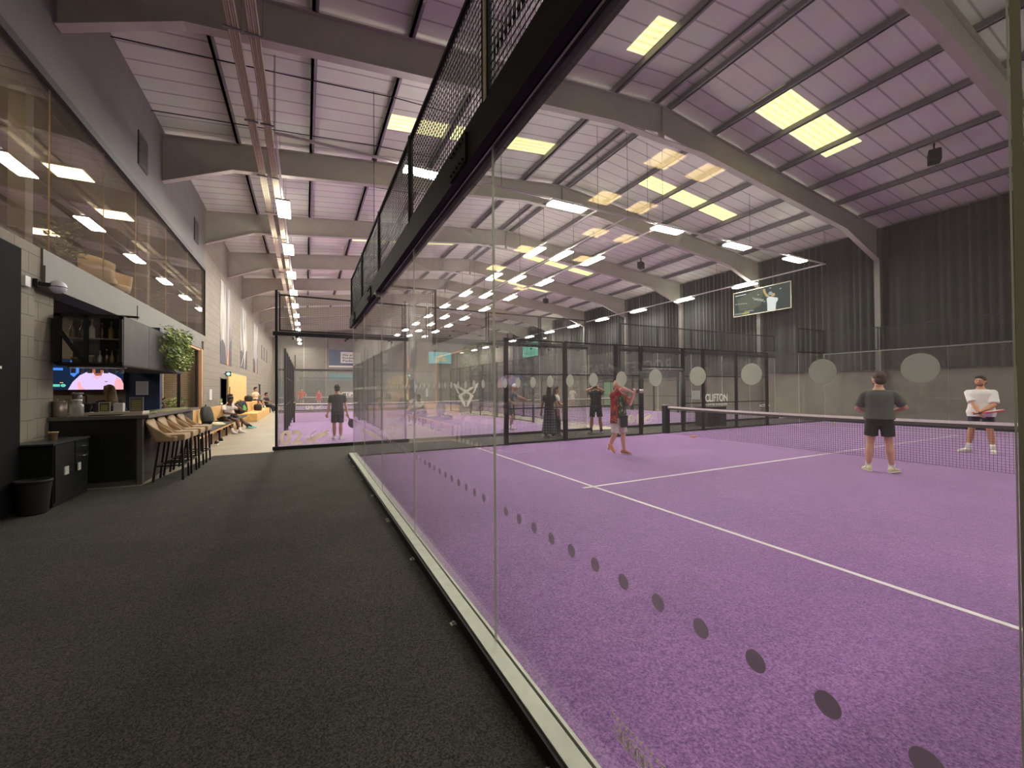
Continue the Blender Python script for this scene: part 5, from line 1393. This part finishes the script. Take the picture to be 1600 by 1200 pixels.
    if hair in ('short', 'long'):
        h = MB(); h.ell(hp(-.018, 0, .038), .106, .094, .104, M=yaw); h.ell(hp(-.045, 0, -.015), .076, .089, .090, M=yaw); h.ell(hp(.035, 0, .092), .062, .076, .042, M=yaw)
        if hair == 'long':
            h.rings([sup(hp(-.045, 0, .02), yaw @ V((1,0,0)), yaw @ V((0,1,0)), .09, .075), sup(hp(-.07, 0, -.12), yaw @ V((1,0,0)), yaw @ V((0,1,0)), .098, .06), sup(hp(-.10, 0, -.12 - hairlen*.5), yaw @ V((1,0,0)), yaw @ V((0,1,0)), .100, .05), sup(hp(-.10, 0, -.12 - hairlen), yaw @ V((1,0,0)), yaw @ V((0,1,0)), .066, .035)], 0, True)
        remesh(h, 'hair', hm, max(.008, vox*.8), 3, t)
    elif hair == 'cap':
        h = MB(); h.ell(hp(-.005, 0, .05), .104, .085, .078, M=yaw); h.bar(hp(.07, 0, .055), hp(.17, 0, .04), .13, .012)
        remesh(h, 'cap', mat('cap_white', (232, 232, 228), .7), max(.008, vox*.8), 2, t)
    if beard:
        h = MB(); h.ell(hp(.030, 0, -.072), .066, .062, .048, M=yaw); h.ell(hp(.086, 0, -.048), .018, .030, .007, M=yaw)
        remesh(h, 'beard', mat('beard_%d_%d_%d' % beard, beard, .8), max(.007, vox*.7), 2, t)
    # shirt
    if shirt is not None:
        m = MB(); torso(m, .020 + shirt_loose*.35, hem, .50, shirt_loose)
        for S_, E_, W_ in ((LS, LE, LW), (RS, RE, RW)):
            c = (spine(.40) + S_)*.5
            m.capsule(c, .084, S_ - V((0, 0, .004)), .073 + shirt_loose*.1)
            if sleeve <= 1: m.tube(S_ - V((0, 0, .004)), S_ + (E_ - S_)*sleeve, .073 + shirt_loose*.1, .068 + shirt_loose*.6, 16)
            elif sleeve > 1: m.capsule(S_, .068, E_, .056); m.tube(E_, E_ + (W_ - E_)*(sleeve - 1), .056, .042, 14)
        sm_ = pattern or mat('shirt_%d_%d_%d' % shirt, shirt, .85, var=.08, scale=7, bump=.25, bscale=9)
        remesh(m, 'shirt', sm_, vox, 3, t)
    # lower garment
    m = MB()
    f0, l0 = fr(0)
    R_ = [sup(spine(-.10), f0, l0, .165*wide, .118), sup(spine(-.02), f0, l0, .182*wide, .128), sup(spine(.10), f0, l0, .166*wide, .120), sup(spine(.15), f0, l0, .160*wide, .116)]
    m.rings(R_, 0, True)
    for A_, K_, N_ in ((LHp, LK, LA), (RHp, RK, RA)):
        if trousers:
            m.capsule(A_, .105, K_, .085 if not skirt else .12); m.tube(K_, K_ + (N_ - K_)*.97, .086 if not skirt else .125, .075 if not skirt else .15, 16)
        else:
            m.capsule(A_ + V((0, 0, .02)), .100, A_ + (K_ - A_)*.25, .102); m.tube(A_, A_ + (K_ - A_)*leg_to, .103, .096, 18)
    remesh(m, 'trousers' if trousers else 'shorts', (pattern if False else mat('shorts_%d_%d_%d' % shorts, shorts, .8, var=.08, scale=9, bump=.2, bscale=9)) if not isinstance(shorts, bpy.types.Material) else shorts, vox, 3, t)
    # socks and shoes
    for K_, N_, toe, pit, sg in ((LK, LA, Ltoe, Lpitch, 1), (RK, RA, Rtoe, Rpitch, -1)):
        if socks and not trousers:
            d = (N_ - K_).normalized(); q = MB(); q.tube(N_ - d*.13, N_ + d*.02, .044, .042, 14); q.build('sock', mat('sock_%d_%d_%d' % socks, socks, .9), t)
        Mx = Matrix.Translation(N_ - V((0, 0, .08))) @ Matrix.Rotation(toe, 4, 'Z') @ (Matrix.Translation((.19, 0, 0)) @ Matrix.Rotation(pit, 4, 'Y') @ Matrix.Translation((-.19, 0, 0)))
        def ring(x, w, z0, z1): return [(x, w*math.cos(a), z0 + (z1 - z0)*(.5 + .5*math.sin(a))) for a in [2*PI*i/14 for i in range(14)]]
        q = MB(); q.rings([ring(x, w, .018, z) for x, w, z in ((-.078, .020, .07), (-.06, .036, .105), (-.01, .042, .115), (.05, .044, .095), (.11, .048, .07), (.17, .040, .055), (.205, .018, .040))], 0, True, True, Mx)
        sh = q.build('shoe', mat('shoe_%d_%d_%d' % shoes, shoes, .6), t)
        q = MB(); q.rings([ring(x, w, 0, .024) for x, w in ((-.085, .026), (-.06, .040), (0, .044), (.06, .047), (.12, .051), (.18, .042), (.212, .020))], 0, True, True, Mx); q.build('sole', mat('shoe_sole', (226, 222, 212), .6), sh)
    t['_h'] = 0
    return t, dict(hands=hands, LS=LS, RS=RS, hc=hc, hp=hp, spine=spine, fr=fr)
def racket_mesh(t, o, d, n, rgb, edge, label, k=1.0, rot=0):
    """padel racket held at o, pointing along d, face normal n (local to the person who holds it); a thing of its own"""
    d = Vector(d).normalized(); n = Vector(n); n = (n - d*n.dot(d)).normalized(); s = n.cross(d)
    Mw = Matrix.Translation(t.location) @ Matrix.Rotation(t.rotation_euler.z, 4, 'Z') @ Matrix.Diagonal((*t.scale, 1))
    W = lambda p: tuple(Mw @ (Vector(o) + d*p[0] + s*p[1] + n*p[2]))
    r = thing('padel_racket', label, 'racket', tuple(Mw @ Vector(o)))
    m = MB(); m.tube(W((-.05, 0, 0)), W((.11, 0, 0)), .016, .015, 12); m.build('grip', M_BLACKM, r)
    out = [(.25 + .13*math.cos(a)*1.05 + .03, .125*math.sin(a)) for a in [2*PI*i/28 for i in range(28)]]
    m = MB(); b = len(m.v)
    vs = [W((x, y, -.017)) for x, y in out] + [W((x, y, .017)) for x, y in out]; q = len(out)
    m.add(vs, [tuple(reversed(range(q))), tuple(range(q, 2*q))] + [(i, (i+1) % q, q + (i+1) % q, q + i) for i in range(q)]); m.build('head', mat('racket_%d_%d' % (rgb[0], rgb[2]), rgb, .4), r)
    m = MB()
    for i in range(q):
        a, c = out[i], out[(i+1) % q]; m.tube(W((a[0], a[1], 0)), W((c[0], c[1], 0)), .020, .020, 8)
    m.bar(W((.10, .012, 0)), W((.17, .07, 0)), .02, .03); m.bar(W((.10, -.012, 0)), W((.17, -.07, 0)), .02, .03)
    m.build('rim', mat('racket_rim_%d' % edge[0], edge, .4), r)
    return r

D = math.radians
# A: grey tee, from behind
A_, a_ = person('man in a grey tee and black shorts seen from behind on the near purple court', (9.30, 3.66, .002), D(22), 1.80, (206, 156, 132), twist=D(3), head_yaw=D(34), head_pitch=-.02, lean=-.02, wide=1.04,
       LH=(.20, .10, 1.0), RH=(.22, -.14, 1.04), Lp=(-.35, 1, -.25), Rp=(-.25, -1, -.25), LF=(-.02, .155, .08), RF=(.0, -.155, .08), Ltoe=.35, Rtoe=-.45,
       shirt=(88, 92, 84), shirt_loose=.02, sleeve=.82, hem=-.035, shorts=(30, 30, 30), leg_to=.66, hairc=(74, 56, 44), beard=(96, 66, 50), shoes=(226, 220, 178), vox=.0095)
# B: white tee facing the camera
B_, b_ = person('man in a white tee and dark navy shorts facing the viewer behind the net', (13.95, 3.60, .002), D(188), 1.77, (200, 146, 112), head_yaw=D(-10), twist=D(-4), wide=1.04,
       LH=(.24, .03, .96), RH=(.24, .00, .90), Lp=(-.3, 1, -.25), Rp=(-.35, -1, -.2), LF=(.0, .17, .08), RF=(.05, -.21, .08), Ltoe=.15, Rtoe=-.75,
       shirt=(232, 230, 224), shirt_loose=.035, sleeve=.86, hem=-.10, shorts=(34, 40, 58), leg_to=.52, hairc=(62, 46, 36), beard=(112, 78, 58), shoes=(232, 228, 214), vox=.0095)
racket_mesh(B_, (.27, -.04, .90), (.12, .95, .22), (.08, -.1, 1), (226, 226, 222), (196, 74, 70), 'white padel racket with red rim held in front by the man in the white tee')
# C: bald man with camera
C_, c_ = person('bald man in an open red patterned shirt and cream shorts raising a camera', (6.58, 7.52, .002), D(-85), 1.75, (224, 178, 152), lean=-.04, twist=D(12), head_yaw=D(48), hair=None, hairc=(120, 96, 84),
       RH=(.22, .20, 1.47), LH=(.26, .25, 1.40), Rp=(.3, -.3, .45), Lp=(.3, .2, -1), LF=(.05, .13, .08), RF=(-.16, -.14, .12), Ltoe=.1, Rtoe=-.15, Rpitch=.55, Rk=(1, 0, 0),
       shirt=(88, 104, 72), shirt_loose=.01, sleeve=.4, hem=-.08, shorts=(224, 216, 204), leg_to=.97, shoes=(206, 128, 92), socks=None, vox=.0095, curl=1.25)
def overshirt(t, q, m_):
    """an unbuttoned short sleeved shirt hanging open over the tee"""
    m = MB(); sp, fr_ = q['spine'], q['fr']
    n = 22; rows = []
    for tt, hw, hd in ((-.20, .215, .165), (-.05, .205, .158), (.1, .19, .15), (.25, .188, .148), (.38, .205, .15), (.46, .185, .13), (.515, .115, .10)):
        f, l = fr_(tt); o, i_ = [], []
        for j in range(n + 1):
            a = math.radians(42 + 276*j/n)
            c = sp(tt); ca, sa = math.cos(a), math.sin(a)
            wv = 1 + .03*math.sin(6*a)*(1 if tt < .2 else 0)
            o.append(tuple(c + f*(ca*hd*wv) + l*(sa*hw*wv))); i_.append(tuple(c + f*(ca*(hd*wv - .012)) + l*(sa*(hw*wv - .012))))
        rows.append(o + i_[::-1])
    m.rings(rows, 0, True)
    m.build('open_shirt', m_, t)
    s = MB()
    for S_, E_ in ((q['LS'], q['LE']), (q['RS'], q['RE'])): s.capsule(S_, .088, S_ + (E_ - S_)*.15, .092); s.tube(S_, S_ + (E_ - S_)*.68, .090, .098, 16)
    remesh(s, 'shirt_sleeves', m_, .0095, 2, t)
c_['LE'], _ = two_bone(c_['LS'], (.26, .25, 1.40), .29, .26, (.3, .2, -1)); c_['RE'], _ = two_bone(c_['RS'], (.22, .20, 1.47), .29, .26, (.3, -.3, .45))
def blotch(name, base, cols, sc):
    m = bpy.data.materials.new(name); m.use_nodes = True; nt = m.node_tree; b = nt.nodes['Principled BSDF']; tc = nt.nodes.new('ShaderNodeTexCoord')
    n = nt.nodes.new('ShaderNodeTexNoise'); n.inputs['Scale'].default_value = sc; n.inputs['Detail'].default_value = 1; nt.links.new(tc.outputs['Object'], n.inputs['Vector'])
    r = nt.nodes.new('ShaderNodeValToRGB'); r.color_ramp.interpolation = 'CONSTANT'; e = r.color_ramp.elements
    e[0].position = 0; e[0].color = (*hexlin(cols[0]), 1); e[1].position = .38; e[1].color = (*hexlin(base), 1); a = e.new(.60); a.color = (*hexlin(cols[1]), 1); a = e.new(.68); a.color = (*hexlin(cols[2]), 1)
    nt.links.new(n.outputs['Fac'], r.inputs['Fac']); nt.links.new(r.outputs[0], b.inputs['Base Color']); b.inputs['Roughness'].default_value = .8
    return m
overshirt(C_, c_, blotch('red_print', (176, 44, 42), ((120, 26, 30), (196, 120, 84), (150, 40, 40)), 9))
for ch in C_.children:
    if ch.name.startswith('shirt') and 'sleeves' not in ch.name: ch.data.materials.clear(); ch.data.materials.append(blotch('green_print', (60, 78, 54), ((26, 28, 28), (150, 170, 110), (206, 150, 160)), 14))
Mw = Matrix.Translation(C_.location) @ Matrix.Rotation(C_.rotation_euler.z, 4, 'Z') @ Matrix.Diagonal((*C_.scale, 1))
def wpt(p): return Mw @ Vector(p)
cam_c = wpt((.30, .33, 1.475)); cd = (Matrix.Rotation(C_.rotation_euler.z, 3, 'Z') @ Vector((.57, .82, .02))).normalized()
t = thing('camera', 'small black and silver camera held up by the bald man in the red shirt', 'camera', tuple(cam_c))
m = MB(); sdir = cd.cross(Vector((0, 0, 1))).normalized(); M_ = Matrix(((cd.x, sdir.x, 0, cam_c.x), (cd.y, sdir.y, 0, cam_c.y), (cd.z, sdir.z, 1, cam_c.z), (0, 0, 0, 1)))
m.bbox(-.03, .03, -.065, .065, -.045, .045, .01, 0, M_); m.build('body', mat('camera_body', (86, 78, 76), .5), t)
m = MB(); m.tube(M_ @ Vector((.03, 0, 0)), M_ @ Vector((.13, 0, 0)), .040, .046, 16); m.build('lens', mat('lens_silver', (196, 186, 176), .3, .5), t)
t = thing('shoulder_bag', 'flat black shoulder bag hanging at the waist of the bald man', 'bag', tuple(wpt((.17, -.02, .80))))
m = MB(); Rz = Matrix.Rotation(C_.rotation_euler.z, 4, 'Z'); M_ = Matrix.Translation(wpt((.19, .0, .80))) @ Rz
m.bbox(-.025, .025, -.10, .10, -.16, .12, .02, 0, M_); m.build('body', mat('bag_black', (34, 33, 34), .7), t)
m = MB(); m.bbox(.026, .03, -.09, .09, .0, .11, .001, 0, M_); m.build('flap', M_BLACK, t)
m = MB(); m.path([wpt((.17, .09, .93)), wpt((.17, .06, 1.1)), wpt((.165, -.03, 1.3)), wpt((.08, -.11, 1.46))], .012, 6); m.build('strap', M_BLACKM, t)

# D: man filming through the fence
polka = bpy.data.materials.new('polka_cloth'); polka.use_nodes = True
def _pk():
    nt = polka.node_tree; b = nt.nodes['Principled BSDF']; tc = nt.nodes.new('ShaderNodeTexCoord'); v = nt.nodes.new('ShaderNodeTexVoronoi'); v.inputs['Scale'].default_value = 16; v.inputs['Randomness'].default_value = .25
    nt.links.new(tc.outputs['Object'], v.inputs['Vector']); r = nt.nodes.new('ShaderNodeValToRGB'); r.color_ramp.interpolation = 'CONSTANT'; e = r.color_ramp.elements
    e[0].position = 0; e[0].color = (*hexlin((150, 146, 140)), 1); e[1].position = .16; e[1].color = (*hexlin((34, 34, 36)), 1)
    nt.links.new(v.outputs['Distance'], r.inputs['Fac']); nt.links.new(r.outputs[0], b.inputs['Base Color']); b.inputs['Roughness'].default_value = .85
_pk()
D_, d_ = person('man in a dark polka dot tee filming with a phone behind the far side fence', (8.85, 11.22, 0), D(228), 1.80, (196, 146, 120), wide=1.0,
       RH=(.26, -.04, 1.55), LH=(.26, .04, 1.55), Rp=(.1, -1, -.5), Lp=(.1, 1, -.5), LF=(0, .17, .08), RF=(0, -.17, .08), Ltoe=.3, Rtoe=-.3, shirt=(40, 40, 42), pattern=polka, sleeve=.3, hem=-.12, shorts=(30, 30, 36), leg_to=.82,
       hairc=(70, 54, 42), shoes=(60, 58, 60), socks=(40, 40, 42), vox=.012, head_yaw=.1)
Mw = Matrix.Translation(D_.location) @ Matrix.Rotation(D_.rotation_euler.z, 4, 'Z'); q = Mw @ Vector((.335, 0, 1.60))
t = thing('phone', 'dark phone held up by the man in the polka dot tee', 'phone', tuple(q)); M_ = Matrix.Translation(q) @ Matrix.Rotation(D_.rotation_euler.z, 4, 'Z')
m = MB(); m.bbox(-.005, .005, -.075, .075, -.036, .036, .003, 0, M_); m.build('body', M_BLACKM, t); m = MB(); m.box(.0052, .007, .03, .06, .0, .025, 0, M_); m.build('lens_plate', M_SILVER, t)
# E and F: two women
plaid = bpy.data.materials.new('dark_plaid'); plaid.use_nodes = True
def _pl():
    nt = plaid.node_tree; b = nt.nodes['Principled BSDF']; tc = nt.nodes.new('ShaderNodeTexCoord'); sx = nt.nodes.new('ShaderNodeSeparateXYZ'); nt.links.new(tc.outputs['Object'], sx.inputs[0])
    outs = []
    for ax in ('Y', 'Z'):
        pg = nt.nodes.new('ShaderNodeMath'); pg.operation = 'PINGPONG'; pg.inputs[1].default_value = .045; nt.links.new(sx.outputs[ax], pg.inputs[0])
        lt = nt.nodes.new('ShaderNodeMath'); lt.operation = 'LESS_THAN'; lt.inputs[1].default_value = .007; nt.links.new(pg.outputs[0], lt.inputs[0]); outs.append(lt)
    mx = nt.nodes.new('ShaderNodeMath'); mx.operation = 'MAXIMUM'; nt.links.new(outs[0].outputs[0], mx.inputs[0]); nt.links.new(outs[1].outputs[0], mx.inputs[1])
    r = nt.nodes.new('ShaderNodeValToRGB'); e = r.color_ramp.elements; e[0].color = (*hexlin((34, 36, 48)), 1); e[1].color = (*hexlin((128, 132, 148)), 1); nt.links.new(mx.outputs[0], r.inputs['Fac']); nt.links.new(r.outputs[0], b.inputs['Base Color']); b.inputs['Roughness'].default_value = .85
_pl()
person('woman with long dark hair and wide plaid trousers seen from behind in the gap', (7.02, 11.28, 0), D(50), 1.64, (176, 122, 96), wide=.9, hair='long', hairc=(38, 30, 28), hairlen=.30, shirt=(32, 31, 32), sleeve=.5, hem=-.02, shorts=plaid, trousers=True, skirt=True,
       LH=(.05, .30, .82), RH=(.06, -.30, .80), shoes=(70, 56, 48), socks=None, vox=.012, face=False)
person('woman in a white top and dark trousers with folded arms in the gap', (7.50, 11.62, 0), D(-28), 1.62, (200, 150, 122), wide=.9, hair='long', hairc=(54, 40, 34), hairlen=.06, shirt=(232, 228, 218), sleeve=.55, hem=-.03, shorts=(38, 42, 54), trousers=True, skirt=True,
       LH=(.24, -.08, 1.10), RH=(.25, .06, 1.06), Lp=(-.2, 1, -.6), Rp=(-.2, -1, -.6), shoes=(196, 190, 186), socks=None, vox=.012)
# G: player leaning in court 02
person('player in navy shirt and white cap reaching out one arm on court 02', (6.72, 13.75, .002), D(-38), 1.84, (176, 126, 100), lean=.42, hip=.88, wide=1.02, hair='cap', head_yaw=.2, RH=(.35, -.25, .95), LH=(.85, .12, 1.02), Lp=(.2, .3, -1),
       LF=(.08, .20, .08), RF=(-.08, -.22, .08), shirt=(58, 62, 92), sleeve=.6, shorts=(30, 30, 40), leg_to=.75, shoes=(222, 224, 224), vox=.012)
# H: man from behind in court 02
H_, h_ = person('man in a dark grey tee and shorts seen from behind on the court marked 02', (.90, 13.95, .002), D(86), 1.72, (206, 158, 128), wide=1.04, head_yaw=-.1, LH=(.02, .30, .80), RH=(.05, -.30, .80), Lp=(-1, .2, 0), Rp=(-1, -.2, 0), LF=(0, .09, .08), RF=(0, -.09, .08), Ltoe=.3, Rtoe=-.4,
       shirt=(62, 60, 58), sleeve=.66, hem=-.13, shorts=(54, 54, 58), leg_to=.86, hairc=(30, 26, 26), shoes=(234, 236, 238), vox=.0105, face=False)
racket_mesh(H_, (.08, -.31, .72), (.15, -.45, -.72), (1, 0, .1), (44, 40, 44), (80, 44, 48), 'dark padel racket hanging from the right hand of the man in the dark grey tee')
# I: bar staff
person('woman with long fair hair in a black top behind the bar', (-3.62, 11.35, -.005), D(128), 1.68, (206, 164, 138), wide=.92, hair='long', hairc=(116, 90, 60), hairlen=.20, head_pitch=.12, shirt=(26, 26, 28), sleeve=1.4, shorts=(30, 30, 32), trousers=True, socks=None, LH=(.25, .2, 1.0), RH=(.25, -.2, 1.0), shoes=(40, 40, 40), vox=.012, face=False)
# J and K: seated on the bench
def seated(label, y, x, heading, **kw):
    a = dict(hip=.58, hipx=-.16, LF=(.42, .16, .085), RF=(.40, -.14, .085), Lk=(.3, .2, 1), Rk=(.3, -.1, 1), vox=.0105)
    a.update(kw)
    return person(label, (x, y, -.005), heading, a.pop('H', 1.76), **a)
seated('man in a white tee and black shorts sitting hunched on the wood bench', 18.05, -2.55, D(-38), skin=(92, 62, 48), lean=.50, wide=1.12, head_yaw=-.35, head_pitch=-.1, RH=(.40, -.12, .72), LH=(.34, .12, .98), Rp=(-.4, -1, -.2), Lp=(-.2, 1, -.6), shirt=(226, 218, 206), sleeve=.62, hem=-.10, shorts=(34, 32, 34), leg_to=.55, hairc=(26, 22, 20), shoes=(220, 222, 226))
seated('person with teal shoes sitting further along the bench behind the hunched man', 20.0, -2.55, D(-8), skin=(104, 72, 56), lean=-.05, wide=1.0, head_yaw=-.2, RH=(.20, -.12, .82), LH=(.28, .16, .74), shirt=(214, 212, 210), sleeve=.6, hem=-.08, shorts=(40, 40, 42), leg_to=.7, hairc=(28, 24, 22), shoes=(128, 206, 206), socks=(40, 40, 44), LF=(.52, .16, .085), RF=(.48, -.1, .085))
L_, _ = seated('distant person in a cream top sitting on the seating block', 30.9, -2.75, D(-30), skin=(186, 140, 110), lean=.05, shirt=(226, 206, 176), shorts=(44, 44, 48), leg_to=.9, hairc=(24, 20, 20), shoes=(214, 196, 150), vox=.016)
L_.location.z = .37
seated('distant person in black sitting beyond the seating block', 33.4, -2.3, D(-20), skin=(176, 130, 104), shirt=(40, 40, 42), shorts=(38, 38, 40), trousers=True, socks=None, hairc=(28, 24, 22), shoes=(220, 220, 220), vox=.018, face=False)
m = MB(); m.bbox(-2.8, -2.2, 33.1, 33.75, 0, .45, .02); tag(m.build('stool_block', M_BLACKM), 'black padded block seat under the distant person in black', 'seat')
# far players
person('tiny distant player in white on the court behind the gateway', (17.3, 24.6, .002), D(200), 1.7, (206, 160, 130), shirt=(226, 226, 216), shorts=(220, 222, 222), hairc=(150, 120, 80), hair='long', hairlen=.1, LH=(.2, .3, 1.0), vox=.018, face=False)
person('tiny distant player in orange on the court marked 04', (-.3, 41.5, .002), D(-90), 1.75, (206, 150, 120), shirt=(214, 96, 60), shorts=(90, 110, 130), vox=.018, face=False, LH=(.2, .3, 1.0))
person('tiny distant player in red on the court marked 04', (1.15, 43.0, .002), D(-80), 1.6, (206, 150, 120), shirt=(200, 70, 60), shorts=(200, 80, 70), vox=.018, face=False)
person('distant player in pink and white partly hidden behind the filming man', (10.6, 13.4, .002), D(180), 1.5, (206, 160, 136), shirt=(222, 190, 190), shorts=(220, 170, 170), hairc=(60, 46, 40), hair='long', hairlen=.15, vox=.014, face=False) if False else None
# ------------------------------------------------------------------ world, camera, colour
wd = bpy.data.worlds.new('world'); SC.world = wd; wd.use_nodes = True
bg = wd.node_tree.nodes['Background']; bg.inputs['Color'].default_value = (.75, .82, .9, 1); bg.inputs['Strength'].default_value = .3
cd_ = bpy.data.cameras.new('camera'); cam = bpy.data.objects.new('camera', cd_); COL.objects.link(cam)
f_px, yaw, pitch, roll = 641.06, .4667, .0123, -.0069
cd_.sensor_width = 36; cd_.sensor_fit = 'HORIZONTAL'; cd_.lens = 36*f_px/1600; cd_.clip_start = .05; cd_.clip_end = 200
fw = Vector((math.sin(yaw)*math.cos(pitch), math.cos(yaw)*math.cos(pitch), math.sin(pitch)))
rt = Vector((math.cos(yaw), -math.sin(yaw), 0)); up = rt.cross(fw)
r2 = rt*math.cos(roll) + up*math.sin(roll); u2 = -rt*math.sin(roll) + up*math.cos(roll)
cam.matrix_world = Matrix(((r2.x, u2.x, -fw.x, 0), (r2.y, u2.y, -fw.y, 0), (r2.z, u2.z, -fw.z, 1.547), (0, 0, 0, 1)))
SC.camera = cam
SC.view_settings.view_transform = 'Standard'; SC.view_settings.look = 'None'; SC.view_settings.gamma = 1; SC.view_settings.use_curve_mapping = False
SC.view_settings.exposure = 1.18
c = SC.cycles
c.max_bounces = 8; c.diffuse_bounces = 4; c.glossy_bounces = 4; c.transmission_bounces = 4; c.transparent_max_bounces = 40
c.caustics_reflective = False; c.caustics_refractive = False; c.sample_clamp_indirect = 4; c.use_denoising = True
for o in SC.objects:
    for kk in ('_o', '_h'):
        if kk in o: del o[kk]
